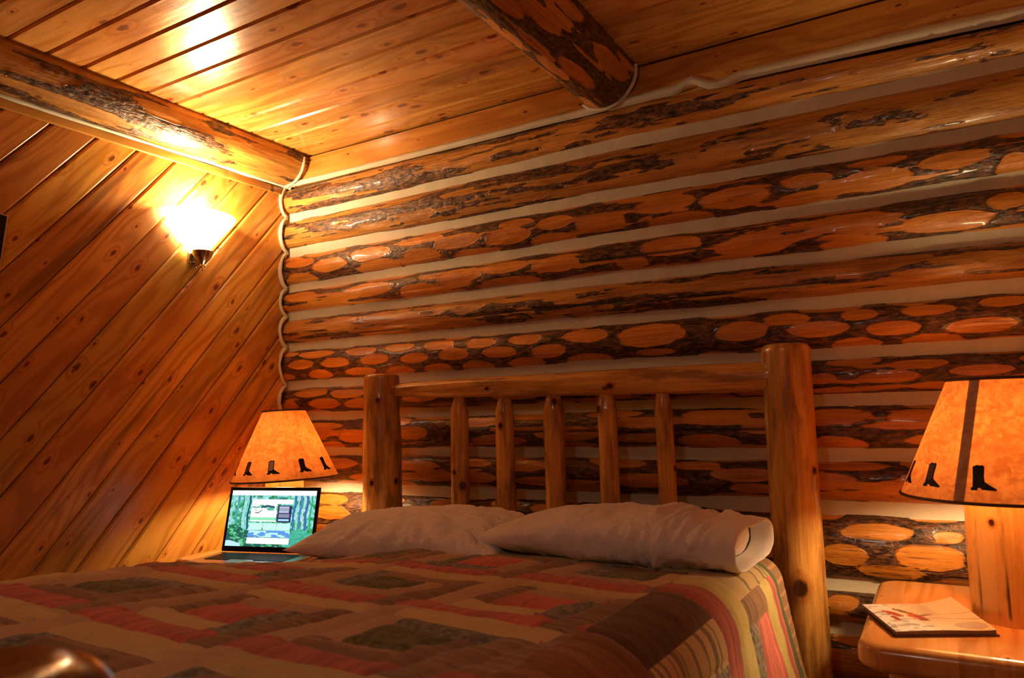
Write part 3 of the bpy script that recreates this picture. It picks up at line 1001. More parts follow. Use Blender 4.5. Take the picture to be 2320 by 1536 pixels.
CLR = {'cream': (.62, .46, .21), 'tan': (.53, .35, .21), 'brown': (.29, .17, .095), 'slate': (.20, .19, .155), 'green': (.12, .115, .04),
       'coral': (.52, .125, .095), 'pink': (.66, .19, .15), 'ylw': (.60, .50, .18), 'dkbrown': (.15, .07, .03), 'rust': (.33, .13, .035),
       'hemgreen': (.12, .15, .06), 'zig': (.2, .18, .14), 'straw': (.62, .47, .24), 'hem': (.40, .23, .13)}
def patch_at(u, v):
    """returns (colour name, patch id, distance to the patch edge, run axis)"""
    # block lattice, skewed like the quilt on the bed
    row = (-v-.83)/.355
    best = None
    r0 = int(round(row))
    rr_ = row
    c = (2.03-.057*rr_-u)/.37
    c0 = int(round(c))
    vc_shift = .035*math.sin(c0)*.6
    r0 = int(round((-v-.83-vc_shift)/.355))
    uc = 2.03-.057*rr_-.37*c0
    a = u-uc
    b = v+.83+vc_shift+.355*r0
    HU, HV = .185, .1775
    cu, cv = .068, .055
    iu, iv = .118, .105
    h = (c0*7349+r0*9151) & 0xffff
    rs = (h*2654435761) & 0xffffffff
    if abs(a) < cu and abs(b) < cv:
        nm = 'green' if (c0+r0) % 2 == 0 else 'coral'
        return nm, (c0, r0, 0), min(cu-abs(a), cv-abs(b)), 0
    def side(a, b, iu, iv, ou, ov):
        if b > iv and a > -iu:
            return 0, min(b-iv, ov-b), 0
        if a < -iu and b > -iv:
            return 1, min(-iu-a, ou+a), 1
        if b < -iv and a < iu:
            return 2, min(-iv-b, ov+b), 0
        return 3, min(a-iu, ou-a), 1
    if abs(a) < iu and abs(b) < iv:
        k, d, ax = side(a, b, cu, cv, iu, iv)
        if (c0+r0) % 2 == 0:
            nm = ('slate', 'tan', 'brown', 'brown')[k] if (rs >> 3) & 1 else ('brown', 'slate', 'tan', 'tan')[k]
        else:
            nm = ('brown', 'slate', 'slate', 'tan')[k] if (rs >> 5) & 1 else ('tan', 'brown', 'cream', 'slate')[k]
        return nm, (c0, r0, 1+k), max(d, 0), ax
    k, d, ax = side(a, b, iu, iv, HU, HV)
    sets = (('cream', 'tan', 'coral', 'brown'), ('tan', 'brown', 'coral', 'cream'), ('coral', 'cream', 'cream', 'brown'), ('cream', 'brown', 'coral', 'tan'))
    nm = sets[(rs >> 7) & 3][k]
    return nm, (c0, r0, 5+k), max(d, 0), ax

def quilt_patch(u, v):
    if v > -.435:
        return 'hem', (90, int((v+3)/.02), 0), .01, 2
    if v > -.455:
        return 'hemgreen', (91, 0, 0), min(v+.455, -.435-v), 2
    XRv, RRv = quilt_dims(v)
    e = u-2.15
    if e > 0:
        R_ = [(0, .125, -.76, -.455, 'straw', 1), (.125, 9, -.50, -.455, 'pink', 1), (.125, 9, -.575, -.50, 'ylw', 0), (.125, .185, -.76, -.575, 'brown', 1),
              (.185, 9, -.70, -.575, 'pink', 1), (.185, 9, -.76, -.70, 'zig', 0), (.0, 9, -.865, -.76, 'ylw', 0), (.0, 9, -.965, -.865, 'coral', 1),
              (.0, .12, -1.33, -.965, 'dkbrown', 1), (.12, .20, -1.33, -.965, 'straw', 1), (.20, 9, -1.15, -.965, 'zig', 0), (.20, 9, -1.33, -1.15, 'brown', 1),
              (.0, 9, -1.75, -1.33, 'rust', 1), (.0, 9, -2.3, -1.75, 'straw', 1)]
        for k, (a0, a1, v0, v1, nm, ax) in enumerate(R_):
            if a0 <= e < a1 and v0 <= v < v1:
                return nm, (80, k, 0), min(e-a0 if a0 > 0 else 1, a1-e, v-v0, v1-v), ax
    return patch_at(u, v)

def build_quilt():
    du = .0085
    us = np.arange(.56, 2.66, du)
    vs = np.arange(-2.2, -.355, du)
    U, V = np.meshgrid(us, vs, indexing='ij')
    nu, nv = U.shape
    # per face colours
    Uc = (U[:-1, :-1]+U[1:, 1:])/2
    Vc = (V[:-1, :-1]+V[1:, 1:])/2
    colr = np.zeros((nu-1, nv-1, 3))
    dist = np.zeros((nu, nv))
    r = np.random.RandomState(5)
    ph = {}
    for i in range(nu-1):
        for j in range(nv-1):
            nm, pid, d, ax = quilt_patch(Uc[i, j], Vc[i, j])
            c = CLR[nm]
            if pid not in ph:
                ph[pid] = (r.rand(), r.rand(400))
            pr, st = ph[pid]
            k = .88+.24*pr
            li = i if ax == 1 else j
            if ax == 2:
                k = .85+.5*(1 if (i % 4) == 0 else 0)
            elif nm in ('coral', 'pink'):
                k *= .80+.45*st[(i if ax == 0 else j) % 400]
            elif nm in ('brown', 'dkbrown', 'rust'):
                k *= .72+.55*st[(j//1) % 400]
            elif nm == 'straw':
                k *= (.45 if st[j % 400] < .28 else 1.0)
            elif nm in ('slate', 'green', 'zig'):
                q = r.rand()
                k *= .6+.9*q*(1.5 if nm == 'zig' else 1)
            if nm == 'hemgreen':
                k = 1
            colr[i, j] = np.clip(np.array(c)*k, 0, 1)
            dist[i, j] = d
    dist[-1] = dist[-2]
    dist[:, -1] = dist[:, -2]
    x, z = quilt_surf(U, V)
    puff = .0065*np.clip(dist/.018, 0, 1)**.6
    wr = (fbm(U*6, V*14, 900, 4)-.5)*.014+(fbm(U*22, V*40, 901, 3)-.5)*.005
    # normal estimate
    P = np.stack([x, V, z], -1)
    du_ = np.gradient(P, axis=0)
    dv_ = np.gradient(P, axis=1)
    N = np.cross(du_, dv_)
    N /= np.linalg.norm(N, axis=2)[..., None]
    P = P+N*(puff+wr)[..., None]
    # hanging folds of the side drop
    drop = np.clip((.60-z)/.3, 0, 1)
    P[..., 0] += drop*.012*np.sin(V*22+np.sin(V*7)*2)*np.sign(U-1.5)
    o = fast_mesh('quilt', P, grid_faces(nu, nv), M['quilt'], None, flip=False)
    F = grid_faces(nu, nv)
    ca_ = o.data.color_attributes.new('tint', 'FLOAT_COLOR', 'CORNER')
    cc = np.ones((len(F), 4, 4), dtype=np.float32)
    cc[:, :, :3] = colr.reshape(-1, 1, 3)
    ca_.data.foreach_set('color', cc.ravel())
    m = o.modifiers.new('thickness', 'SOLIDIFY')
    m.thickness = .008
    m.offset = -1
    return o
quilt = build_quilt()
tag(quilt, 'patchwork quilt in cream, coral, brown and green squares spread over the bed', 'quilt')

# ------------------------------------------------------------------ pillows
def pillow_closed(name, HL, HW, T, seed, label, loc, rot):
    nu, nv = 110, 80
    t = np.linspace(-PI/2, PI/2, nu)
    u = np.sin(t)
    v = np.sin(np.linspace(-PI/2, PI/2, nv))
    U, V = np.meshgrid(u, v, indexing='ij')
    F0 = np.clip((1-np.abs(U)**2.4)*(1-np.abs(V)**2.4), 0, 1)
    H = F0**.55
    pin = 1-.10*(1-V**2)*np.abs(U)**5
    pin2 = 1-.08*(1-U**2)*np.abs(V)**5
    X = U*HL*pin
    Y = V*HW*pin2
    ang = np.arctan2(V, U)
    rad = np.sqrt(U*U+V*V)
    wr = (np.abs(fbm(ang*7+9, rad*1.4, seed, 4)-.5)-.12)*.085*np.clip(rad*1.2-.25, 0, 1)*np.clip(F0*4, 0, 1)
    wr2 = (fbm(U*7, V*5, seed+5, 4)-.5)*.018*np.clip(F0*4, 0, 1)
    nr = fbm(U*11+V*3, V*2.5, seed+8, 3)
    wr3 = -np.clip(.05-np.abs(nr-.5), 0, .05)*.16*np.clip(F0*4, 0, 1)
    top = T*H+wr+wr2+wr3
    bot = -.044*np.clip(F0*2.2, 0, 1)**.5
    Z0 = .047
    Pt = np.stack([X, Y, top+Z0], -1)
    Pb = np.stack([X, Y, bot+Z0], -1)
    n = nu*nv
    V_ = np.concatenate([Pt.reshape(-1, 3), Pb.reshape(-1, 3)])
    F1 = grid_faces(nu, nv)
    F2 = F1[:, ::-1]+n
    o = fast_mesh(name, V_, np.concatenate([F1, F2]), M['cotton'])
    bmw = o.modifiers.new('weld', 'WELD')
    bmw.merge_threshold = .0006
    o.location = loc
    o.rotation_euler = rot
    return o
pl = pillow_closed('pillow', .385, .235, .098, 5, '', (1.235, -.57, .655), (.03, -.03, math.radians(3)))
tag(pl, 'closed white cotton pillow at the left, half tucked behind the other pillow', 'pillow', None)

def pillow_open():
    root = thing('pillow', 'plump white pillow in front with its open case end facing right', 'pillow', (1.965, -.545, .690), math.radians(-3))
    ns, nt_ = 130, 84
    s = np.linspace(0, 1, ns)
    t = np.linspace(0, 2*PI, nt_, endpoint=False)
    SS, TT = np.meshgrid(s, t, indexing='ij')
    X = -.455+.755*SS
    # half depth and half height along the case
    A = np.interp(s, [0, .05, .15, .4, .8, .93, 1], [.17, .20, .215, .215, .195, .185, .180])[:, None]
    B = np.interp(s, [0, .02, .06, .12, .25, .45, .75, .9, 1], [.004, .015, .028, .043, .060, .068, .068, .060, .055])[:, None]
    ct, st = np.cos(TT), np.sin(TT)
    k = .80
    Y = A*np.sign(ct)*np.abs(ct)**k
    Zh = B*np.sign(st)*np.abs(st)**k
    base = B.max()
    zc = np.interp(s, [0, .15, .4, 1], [.050, .062, .073, .066])[:, None]
    wr = (np.abs(fbm(SS*24, TT*1.1+3, 44, 4)-.5)-.11)*.065*np.clip((SS-.50)*4, .25, 1)*np.clip((1-SS)*8, 0, 1)
    wr2 = (fbm(SS*7, ct*2+3, 45, 4)-.5)*.022+(fbm(SS*9, st*2+3, 46, 4)-.5)*.012
    R = 1+(wr+wr2)/.075*np.clip(SS*6, 0, 1)
    Z = zc+Zh*R
    Z = np.maximum(Z, .002+.0*Z)
    P = np.stack([X, Y*(1+(R-1)*.3), Z], -1)
    F = grid_faces(ns, nt_, True)
    # turned-in hem: the open mouth continues inwards
    rings = [P[-1]]
    for k2, (ins, dx) in enumerate(((.004, .004), (.010, .001), (.012, -.02), (.014, -.055))):
        c = P[-1].mean(0)
        q = P[-1].copy()
        q[:, 1] = c[1]+(q[:, 1]-c[1])*(1-ins/.18)
        q[:, 2] = c[2]+(q[:, 2]-c[2])*(1-ins/.07)
        q[:, 0] += dx
        rings.append(q)
    allP = np.concatenate([P.reshape(-1, 3)]+[r_ for r_ in rings[1:]])
    base_i = (ns-1)*nt_
    F2 = []
    for kk in range(4):
        a0 = base_i if kk == 0 else ns*nt_+(kk-1)*nt_
        b0 = ns*nt_+kk*nt_
        for j in range(nt_):
            j2 = (j+1) % nt_
            F2.append((a0+j, a0+j2, b0+j2, b0+j))
    fast_mesh('pillowcase', allP, np.concatenate([F, np.array(F2)]), M['cotton'], root, flip=True)
    # the pillow inside, seen as a rounded end in the mouth of the case
    n1, n2 = 14, nt_
    Pi = []
    last = rings[-1]
    c = last.mean(0)
    for k3 in range(n1):
        q = k3/(n1-1)*PI/2
        sc = math.cos(q)*.995+.002
        r_ = last.copy()
        r_[:, 1] = c[1]+(r_[:, 1]-c[1])*sc
        r_[:, 2] = c[2]+(r_[:, 2]-c[2])*sc
        r_[:, 0] = c[0]+.030*math.sin(q)-.012+.004*np.sin(r_[:, 1]*40)*math.cos(q)
        Pi.append(r_)
    Pi = np.concatenate(Pi)
    fast_mesh('pillow_insert', Pi, grid_faces(n1, n2, True), M['cotton'], root, flip=True)
    return root
pillow_open()

# ------------------------------------------------------------------ nightstands
def slab_mesh(name, x0, x1, y0, y1, z0, z1, cr, er, mat, parent, seed=0, lam=None):
    """rounded plank top: outline with corner radius cr, edges rounded er"""
    cx, cy = (x0+x1)/2, (y0+y1)/2
    hx, hy = (x1-x0)/2, (y1-y0)/2
    out = []
    for (sx, sy, a0) in ((1, 1, 0), (-1, 1, 90), (-1, -1, 180), (1, -1, 270)):
        for k in range(9):
            a = math.radians(a0+90*k/8)
            out.append((sx*(hx-cr)+cr*math.cos(a), sy*(hy-cr)+cr*math.sin(a)))
    out = np.array(out)
    n = len(out)
    prof = []
    h = z1-z0
    for k in range(7):
        a = -PI/2+PI/2*k/6
        prof.append((er*(1-math.cos(a)), z0-cz0(z0)+er*(1+math.sin(a))))
    for k in range(1, 9):
        a = PI/2*k/8
        prof.append((er*(1-math.cos(a)), z1-er*(1-math.sin(a))))
    V = []
    for ins, z in prof:
        for (a, b) in out:
            sx = 1-ins/hx
            sy = 1-ins/hy
            V.append((cx+a*sx, cy+b*sy, z))
    F = [tuple(q) for q in grid_faces(len(prof), n, True)]
    F.append(tuple(range(n))[::-1])
    F.append(tuple((len(prof)-1)*n+i for i in range(n)))
    return mesh_obj(name, V, F, mat, parent, auto=math.radians(50))
def cz0(z):
    return 0.0

def nightstand(label, x0, x1, y0, y1, zt, th, legs, leg_r, seed, name='nightstand'):
    cx, cy = (x0+x1)/2, (y0+y1)/2
    root = thing(name, label, 'nightstand', (cx, cy, 0))
    # top made of edge-glued boards
    nb = 4
    slab_mesh('tabletop', x0-cx, x1-cx, y0-cy, y1-cy, zt-th, zt, .05, .022, M['slab'], root)
    for k, (lx, ly) in enumerate(legs):
        o = round_log('leg', zt-th+.004, lambda s: leg_r, M['honey'], root, MW((lx-cx, ly-cy, 0), (0, 0, 1), (0, -1, 0)), seed=seed+k, n_s=60, n_t=32, lump=.03, knots=2)
    for (a, b) in ((0, 1), (2, 3), (0, 2), (1, 3)):
        A_ = Vector((legs[a][0]-cx, legs[a][1]-cy, .16))
        B_ = Vector((legs[b][0]-cx, legs[b][1]-cy, .16))
        round_log('stretcher', (B_-A_).length, lambda s: .018, M['honey'], root, MW(A_, B_-A_, (0, 0, 1)), seed=seed+9+a+b, n_s=30, n_t=20, lump=.03)
    return root
nightstand('light pine nightstand with rounded plank top in the corner, under the laptop', .165, .657, -.74, -.13, .590, .055,
           [(.23, -.66), (.59, -.66), (.23, -.21), (.59, -.21)], .035, 300)
nsr = nightstand('light pine nightstand right of the bed, with the magazine on it', 2.505, 3.20, -.765, -.10, .600, .060,
           [(2.600, -.665), (3.10, -.665), (2.600, -.20), (3.10, -.20)], .042, 320)

# ------------------------------------------------------------------ log lamps
BOOT = [(-.30, 0), (-.30, .10), (-.24, .14), (-.26, .55), (-.30, .98), (-.12, 1.06), (0.0, 1.03), (.10, 1.06), (.18, .98), (.17, .55), (.20, .36), (.42, .20), (.62, .08), (.60, 0), (.10, .03), (.06, .10), (-.04, .10), (-.06, 0)]
SHAFT = [(-.19, .30), (-.21, .55), (-.24, .93), (-.12, .99), (0.0, .96), (.08, .99), (.12, .93), (.11, .55), (.12, .38), (0, .28)]
def lamp(label, x, y, z, colr, colh, Rb, Rt, zb, zt_, tilt, power, seams, boots, cracks, rot0=0.0, knotlist=()):
    root = thing('table_lamp', label, 'lamp', (x, y, z))
    round_log('lamp_base', colh, lambda s: colr*(1.0-.03*s/colh), M['lampwood'], root, MW((0, 0, 0), (0, 0, 1), (0, -1, 0)), seed=int(x*100), n_s=140, n_t=120,
              lump=.012, cracks=cracks, knotlist=knotlist)
    hb, ht = zb-z, zt_-z
    sh = bpy.data.objects.new('lamp_shade', None)
    n = 96
    m = 20
    prof = [(Rb+(Rt-Rb)*k/(m-1), hb+(ht-hb)*k/(m-1)) for k in range(m)]
    P = [(r*math.cos(2*PI*k/n), r*math.sin(2*PI*k/n), h-(hb+ht)/2) for r, h in prof for k in range(n)]
    sh = mesh_obj('lamp_shade', P, [tuple(q) for q in grid_faces(m, n, True)], M['shade'], root)
    sh.location = (0, 0, (hb+ht)/2)
    sh.rotation_euler = (0, -tilt, 0)
    H2 = (ht-hb)/2
    for (R, h) in ((Rb, -H2), (Rt, H2)):
        t = np.linspace(0, 2*PI, 97)
        pts = np.stack([(R+.0005)*np.cos(t), (R+.0005)*np.sin(t), 0*t+h], -1)
        tube('shade_trim', pts, .0038, M['leather'], sh, n=8)
    def onshade(th, hh, off=.0012):
        k = hh/(2*H2)
        R = Rb+(Rt-Rb)*k+off
        return (R*math.cos(th), R*math.sin(th), -H2+hh)
    for (th, wd) in seams:
        V = []
        for k in range(24):
            hh = .002+(2*H2-.004)*k/23
            R = Rb+(Rt-Rb)*k/23
            for q in (-1, -.33, .33, 1):
                V.append(onshade(th+q*wd/2/R, hh, -.0015))
        mesh_obj('seam_strip', V, [tuple(q) for q in grid_faces(24, 4)], M['leather'], sh)
    for k, (th, mat1, mat2) in enumerate(boots):
        h = .050
        w_ = .050
        R = Rb+(Rt-Rb)*.2
        V = []
        for (a, b) in BOOT:
            V.append(onshade(th+a*w_/R, .028+b*h, .0010))
        F = [tuple(range(len(BOOT)))]
        o = mesh_obj('boot_print', V, F, [mat1, mat2], sh, smooth=False)
        if mat2 is not mat1:
            n0 = len(V)
            V2 = V+[onshade(th+a*w_/R, .028+b*h, .0018) for a, b in SHAFT]
            me = bpy.data.meshes.new('boot_print')
            me.from_pydata(V2, [], [tuple(range(len(BOOT))), tuple(n0+i for i in range(len(SHAFT)))])
            me.materials.append(mat1)
            me.materials.append(mat2)
            me.polygons[1].material_index = 1
            o.data = me
    # socket, harp and bulb inside the shade
    sk = lathe('socket', [(.012, colh-.002), (.009, colh+.01), (.009, colh+.02), (.016, colh+.025), (.017, colh+.045), (.013, colh+.055)], M['nickel'], root, n=20)
    bz = colh+.088
    prof = [(.004, bz-.035), (.014, bz-.03), (.026, bz-.005), (.030, bz+.012), (.024, bz+.032), (.010, bz+.042), (.001, bz+.043)]
    lathe('bulb', prof, M['bulb'], root, n=20)
    add_light('lamp_light', (0, 0, bz+.012), power, LA_COL, .05, root)
    return root
Bk, Bb, Bw = M['boot_black'], M['boot_brown'], M['boot_white']
va = math.atan2(-2.5+.34, 2.705-.355)      # direction from the left lamp to the camera
lamp('log table lamp with boot-print parchment shade behind the laptop in the corner', .345, -.345, .590, .078, .262, .212, .085, .853, 1.130, math.radians(2.5), LAMP_L_W,
     [(va+PI, .02)], [(va+a, m1, m2) for a, m1, m2 in ((-.83, Bk, Bb), (-.27, Bk, Bw), (.36, Bk, Bk), (.92, Bk, Bk), (1.5, Bk, Bb), (2.1, Bk, Bk), (2.7, Bk, Bw), (-1.4, Bk, Bk), (-2.0, Bk, Bb), (-2.6, Bk, Bk))],
     [(0, .30, 2.2, .0015)])
va2 = math.atan2(-2.5+.42, 2.705-2.815)
lamp('large log table lamp with boot-print parchment shade, right of the headboard', 2.815, -.42, .600, .092, .280, .220, .104, .880, 1.150, 0.0, LAMP_R_W,
     [(va2-.42, .023)], [(va2+a, m1, m2) for a, m1, m2 in ((-1.28, Bk, Bb), (-.80, Bk, Bb), (-.24, Bk, Bk), (.36, Bk, Bw), (.95, Bk, Bb), (1.5, Bk, Bk), (2.1, Bk, Bb), (2.7, Bk, Bk), (-1.9, Bk, Bw), (-2.5, Bk, Bk))],
     [(0, .29, .67, .0013), (0, .29, 1.35, .0014), (0, .13, 1.35, .0024)], knotlist=[(.225, 1.13, .006)])

# ------------------------------------------------------------------ laptop
def laptop():
    root = thing('laptop', 'open laptop with glowing forest web page on the corner nightstand', 'laptop', (.300, -.615, .590), math.radians(14))
    W_, D_, T_ = .395, .262, .013
    box_obj('keyboard_base', 0, W_, -D_, 0, .001, T_, M['alu'], root, bevel=.003)
    v, f = [], []
    for r_ in range(6):
        for c_ in range(16):
            if r_ == 5 and 4 < c_ < 10:
                continue
            x0 = .035+c_*.0204
            y0 = -.028-r_*.0185
            box(v, f, x0, x0+.0178, y0-.0158, y0, T_-.0005, T_+.0016)
    kb = mesh_obj('keys', v, f, M['keys'], root, smooth=False)
    kb['kind'] = 'stuff'
    box_obj('touchpad', .145, .25, -.235, -.15, T_-.0002, T_+.0006, M['alu'], root)
    LH = .240
    lid = box_obj('lid', 0, W_, -.0035, .0035, 0, LH, M['blackplastic'], root, bevel=.003)
    lid.location = (0, .004, T_+.001)
    lid.rotation_euler = (math.radians(-13), 0, 0)
    # screen picture: web page over a forest
    nx, nz = 192, 120
    bx = .013
    x0, x1, z0, z1 = bx, W_-bx, .020, LH-.013
    X, Z = np.meshgrid(np.linspace(x0, x1, nx+1), np.linspace(z0, z1, nz+1), indexing='ij')
    P = np.stack([X, 0*X-.0042, Z], -1)
    F = grid_faces(nx+1, nz+1)
    a = (np.arange(nx)+.5)/nx
    b = (np.arange(nz)+.5)/nz
    A, B = np.meshgrid(a, b, indexing='ij')
    C_ = np.zeros((nx, nz, 3))
    # forest: pale cyan light, green leaves, blue-grey trunks, ferny floor
    lf = fbm(A*26, B*20, 3, 4)
    C_[:] = (.25, .85, .75)
    C_ = np.where((lf > .52)[..., None], np.array((.10, .62, .22)), C_)
    C_ = np.where((lf > .62)[..., None], np.array((.04, .35, .12)), C_)
    C_ = np.where((lf < .38)[..., None], np.array((.65, 1.0, 1.0)), C_)
    wa = A+.006*np.sin(B*14)
    for tx, tw, tc in ((.03, .008, (.5, .9, .9)), (.09, .014, (.12, .45, .5)), (.155, .007, (.04, .16, .25)), (.175, .02, (.45, .95, .85)), (.225, .012, (.02, .10, .22)), (.21, .006, (.35, .9, .8)),
                       (.765, .012, (.05, .22, .55)), (.80, .006, (.7, .95, 1)), (.835, .012, (.10, .28, .62)), (.87, .007, (.8, 1, 1)), (.905, .014, (.08, .2, .55)), (.955, .008, (.05, .5, .2))):
        m = (np.abs(wa-tx) < tw) & (B > .30)
        C_ = np.where(m[..., None], np.array(tc)*(.7+.6*lf[..., None]), C_)
    fl_ = fbm(A*30, B*34, 9, 4)
    gm = B < (.36-.15*A+.04*np.sin(A*20))
    gcol = np.where((fl_ > .5)[..., None], np.array((.05, .40, .12)), np.array((.03, .14, .13)))
    gcol = np.where((fl_ > .62)[..., None], np.array((.25, .85, .45)), gcol)
    C_ = np.where(gm[..., None], gcol, C_)
    C_ = np.where(((B < .34-.9*np.abs(A-.85)) & (A > .70))[..., None], np.array((.10, .62, .42))*(.6+.8*fl_[..., None]), C_)
    C_ = C_*np.array((.75, .82, .85))
    C_ = np.where(((B < .10) & (A < .18) & (B < .10-.4*(A-.05)))[..., None], np.array((.55, .9, 1.0)), C_)
    def R_(a0, a1, b0, b1, c):
        m = (A >= a0) & (A < a1) & (B >= b0) & (B < b1)
        C_[m] = c
        return m
    R_(0, 1, .915, 1, (1.0, 1.0, 1.0))
    R_(0, 1, .905, .917, (.75, .85, .9))
    # menu row: blocky dark marks, too small to be read in the photograph
    m = (B > .845) & (B < .885) & (((A > .30) & (A < .36)) | ((A > .46) & (A < .68)))
    C_ = np.where((m & (np.sin(A*330)+np.sin(A*173+B*90) > .1))[..., None], np.array((.03, .14, .25)), C_)
    R_(.255, .745, .76, .84, (1.0, .98, .98))
    # photo panel: snowy yard with huts, grass strip below
    R_(.255, .56, .44, .76, (1.0, .97, .98))
    m = (B > .64) & (B < .745) & (A > .255) & (A < .56) & (fbm(A*24, B*30, 14, 3) > .52)
    C_ = np.where(m[..., None], np.array((.10, .55, .35)), C_)
    m = (np.abs(B-(.72-.25*np.abs(A-.45))) < .018) & (A > .37) & (A < .53)
    C_ = np.where(m[..., None], np.array((.02, .10, .16)), C_)
    m = (np.hypot((A-.325)/.02, (B-.60)/.012) < 1) | ((np.abs(B-.615-(A-.36)*1.2) < .008) & (A > .34) & (A < .385))
    C_ = np.where(m[..., None], np.array((.15, .12, .30)), C_)
    R_(.255, .56, .465, .515, (.30, .88, .55))
    # dark side panel with grey lines
    R_(.575, .735, .435, .735, (.03, .03, .14))
    R_(.59, .705, .60, .72, (.50, .55, .72))
    R_(.59, .715, .52, .585, (.28, .28, .40))
    R_(.59, .715, .462, .492, (.45, .80, .95))
    for q in range(6):
        R_(.59, .70, .607+q*.018, .611+q*.018, (.22, .25, .42))
    # three small boxes, then a blue band and the white foot
    for q in range(3):
        R_(.255+q*.165, .412+q*.165, .29, .42, (.62, .97, .92))
        R_(.255+q*.165, .412+q*.165, .405, .412, (.2, .75, .6))
    R_(.255, .745, .165, .28, (.12, .35, .85))
    m = (B > .165) & (B < .28) & (A > .255) & (A < .745) & (fbm(A*14, B*26, 31, 3) > .5)
    C_ = np.where(m[..., None], np.array((.55, .95, 1.0)), C_)
    R_(.25, .745, .05, .16, (1.0, 1.0, 1.0))
    o = fast_mesh('screen', P, F, M['screen'], lid, smooth=False)
    at = o.data.color_attributes.new('tint', 'FLOAT_COLOR', 'CORNER')
    cc = np.ones((nx*nz, 4, 4), dtype=np.float32)
    cc[:, :, :3] = C_.reshape(-1, 1, 3)
    at.data.foreach_set('color', cc.ravel())
    return root
laptop()

# ------------------------------------------------------------------ magazine
def magazine():
    p00, p10, p01, p11 = (np.array(q) for q in ((2.579, -.686), (2.767, -.595), (2.497, -.487), (2.683, -.384)))
    c = (p00+p10+p01+p11)/4
    root = thing('magazine', 'magazine with pale cover and small red figures lying on the right nightstand', 'magazine', (c[0], c[1], .600))
    ux = (p10-p00+p11-p01)/2
    uy = (p01-p00+p11-p10)/2
    na, nb = 90, 90
    A, B = np.meshgrid(np.linspace(0, 1, na+1), np.linspace(0, 1, nb+1), indexing='ij')
    def surf(A, B, h):
        base = ux[None, None, :]*(A[..., None]-.5)+uy[None, None, :]*(B[..., None]-.5)
        lift = .010*np.clip(A-.35, 0, 1)**2*3.0*(.4+.6*B)+.004*np.sin(A*5+B*2)*A
        z = h+np.clip(lift, 0, None)*(h/.012)
        return np.concatenate([base, z[..., None]], -1)
    F = grid_faces(na+1, nb+1)
    top = surf(A, B, .0125)
    a = (np.arange(na)+.5)/na
    A2, B2 = np.meshgrid(a, a, indexing='ij')
    Cc = np.zeros((na, nb, 3))
    Cc[:] = (.80, .73, .60)
    m = A2+B2*.2 < .42
    Cc = np.where(m[..., None], np.array((.84, .82, .79)), Cc)
    n = fbm(A2*8, B2*22, 5, 4)
    Cc = np.where(((n > .60) & (A2 < .5))[..., None], np.array((.45, .40, .40)), Cc)
    def blob(a0, b0, ra, rb, ang, col):
        nonlocal Cc
        dx = (A2-a0)*math.cos(ang)+(B2-b0)*math.sin(ang)
        dy = -(A2-a0)*math.sin(ang)+(B2-b0)*math.cos(ang)
        q = np.hypot(dx/ra, dy/rb)+(fbm(A2*40, B2*40, 8, 2)-.5)*.7
        Cc = np.where((q < 1)[..., None], np.array(col), Cc)
    blob(.20, .62, .05, .13, .5, (.45, .03, .02))
    blob(.17, .45, .03, .10, .1, (.40, .04, .03))
    blob(.36, .66, .04, .17, .55, (.06, .035, .03))
    blob(.40, .52, .06, .12, .3, (.50, .04, .02))
    blob(.44, .40, .05, .06, .0, (.38, .05, .03))
    blob(.50, .55, .10, .02, .2, (.25, .12, .08))
    m = np.abs(B2-.30-.14*np.sin(A2*3)) < .006
    Cc = np.where((m & (A2 > .2))[..., None], np.array((.35, .22, .16)), Cc)
    m = np.abs(B2-.72+.2*A2) < .006
    Cc = np.where((m & (A2 > .45))[..., None], np.array((.42, .30, .20)), Cc)
    m = np.hypot((A2-.82)/.16, (B2-.16)/.12) < 1
    Cc = np.where(m[..., None], np.array((.55, .50, .52)), Cc)
    o = fast_mesh('front_cover', top, F, M['cover'], root)
    at = o.data.color_attributes.new('tint', 'FLOAT_COLOR', 'CORNER')
    cc = np.ones((na*nb, 4, 4), dtype=np.float32)
    cc[:, :, :3] = Cc.reshape(-1, 1, 3)
    at.data.foreach_set('color', cc.ravel())
    # pages and dark back cover
    for nm, h0, h1, mat, gr in (('pages', .003, .0118, M['paper'], .985), ('back_cover', .0008, .003, M['darkpaper'], 1.03)):
        k = 24
        A3, B3 = np.meshgrid(np.linspace(0, 1, k), np.linspace(0, 1, k), indexing='ij')
        t = surf(A3, B3, h1)
        b_ = surf(A3, B3, h0)
        t[..., :2] *= gr
        b_[..., :2] *= gr
        V = np.concatenate([t.reshape(-1, 3), b_.reshape(-1, 3)]).tolist()
        G1 = grid_faces(k, k)
        Fs = [tuple(q) for q in G1]+[tuple(q[::-1]+k*k) for q in G1]
        rim = [i*k for i in range(k)]+[(k-1)*k+j for j in range(1, k)]+[i*k+k-1 for i in range(k-2, -1, -1)]+[j for j in range(k-2, 0, -1)]
        for q in range(len(rim)):
            a_, b2_ = rim[q], rim[(q+1) % len(rim)]
            Fs.append((b2_, a_, a_+k*k, b2_+k*k))
        mesh_obj(nm, V, Fs, mat, root, smooth=False)
    return root
magazine()

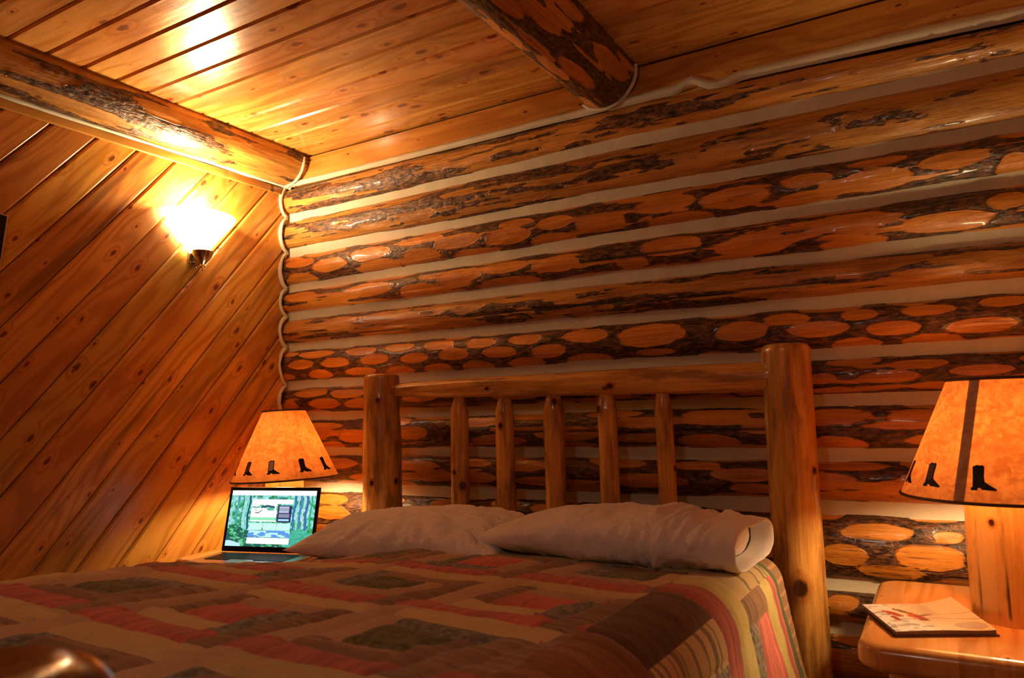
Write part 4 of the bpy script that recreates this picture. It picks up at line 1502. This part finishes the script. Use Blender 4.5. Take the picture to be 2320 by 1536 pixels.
# ------------------------------------------------------------------ wall sconce on the board wall
def sconce():
    root = thing('wall_sconce', 'lit white glass uplight sconce with metal finial on the diagonal board wall', 'wall lamp', (0.0, -.535, 1.765))
    # half bowl: profile radius / height, flattened onto the wall
    prof = [(.030, .035), (.050, .052), (.078, .085), (.110, .125), (.140, .160), (.158, .182), (.166, .196), (.163, .203)]
    n = 48
    th = np.linspace(-PI/2, PI/2, n)
    V = []
    for r_, h in prof:
        for t in th:
            V.append((.012+r_*.86*math.cos(t), r_*math.sin(t), h))
    for r_, h in prof[::-1]:
        for t in th:
            V.append((.012+max(r_-.005, .002)*.86*math.cos(t), (r_-.005)*math.sin(t), h+.001))
    F = [tuple(q) for q in grid_faces(len(prof)*2, n)]
    mesh_obj('glass_bowl', V, F, M['glow'], root)
    # metal cup and finial below
    lp = [(.002, -.040), (.007, -.036), (.005, -.028), (.012, -.022), (.010, -.014), (.020, -.004), (.034, .014), (.042, .032), (.044, .042), (.040, .046)]
    cup = lathe('metal_cup', lp, M['nickel'], root, n=36)
    cup.location = (.055, 0, 0)
    bp_ = box_obj('back_plate', 0, .010, -.030, .030, .0, .16, M['nickel'], root, bevel=.003)
    arm = tube('bracket', [(.006, 0, -.02), (.02, 0, -.012), (.04, 0, .0), (.055, 0, .012)], .007, M['nickel'], root)
    bl = lathe('bulb', [(.004, .10), (.014, .105), (.028, .13), (.032, .15), (.026, .172), (.010, .184), (.001, .185)], M['bulb'], root, n=20)
    bl.location = (.075, 0, 0)
    add_light('sconce_light', (.066, 0, .225), SCONCE_W, SC_COL, .035, root)
    return root
sconce()

# ------------------------------------------------------------------ framed picture at the left edge
def picture():
    root = thing('picture_frame', 'black picture frame with thin silver edge on the board wall, at far left', 'picture frame', (0.002, -1.272, 1.80))
    Wd, Hh = .42, .46
    box_obj('picture_print', .004, .014, -Wd+.03, -.03, -Hh+.03, -.03, M['picture'], root)
    v, f = [], []
    box(v, f, 0, .024, -Wd, 0, -.035, 0)
    box(v, f, 0, .024, -Wd, 0, -Hh, -Hh+.035)
    box(v, f, 0, .024, -Wd, -Wd+.035, -Hh+.035, -.035)
    box(v, f, 0, .024, -.035, 0, -Hh+.035, -.035)
    mesh_obj('frame', v, f, M['frame'], root, smooth=False)
    v, f = [], []
    box(v, f, .0, .026, 0, .0035, -Hh, .0035)
    box(v, f, .0, .026, -Wd, 0, .0, .0035)
    mesh_obj('silver_edge', v, f, M['silver'], root, smooth=False)
    root.rotation_euler = (math.radians(-5.5), 0, 0)
picture()
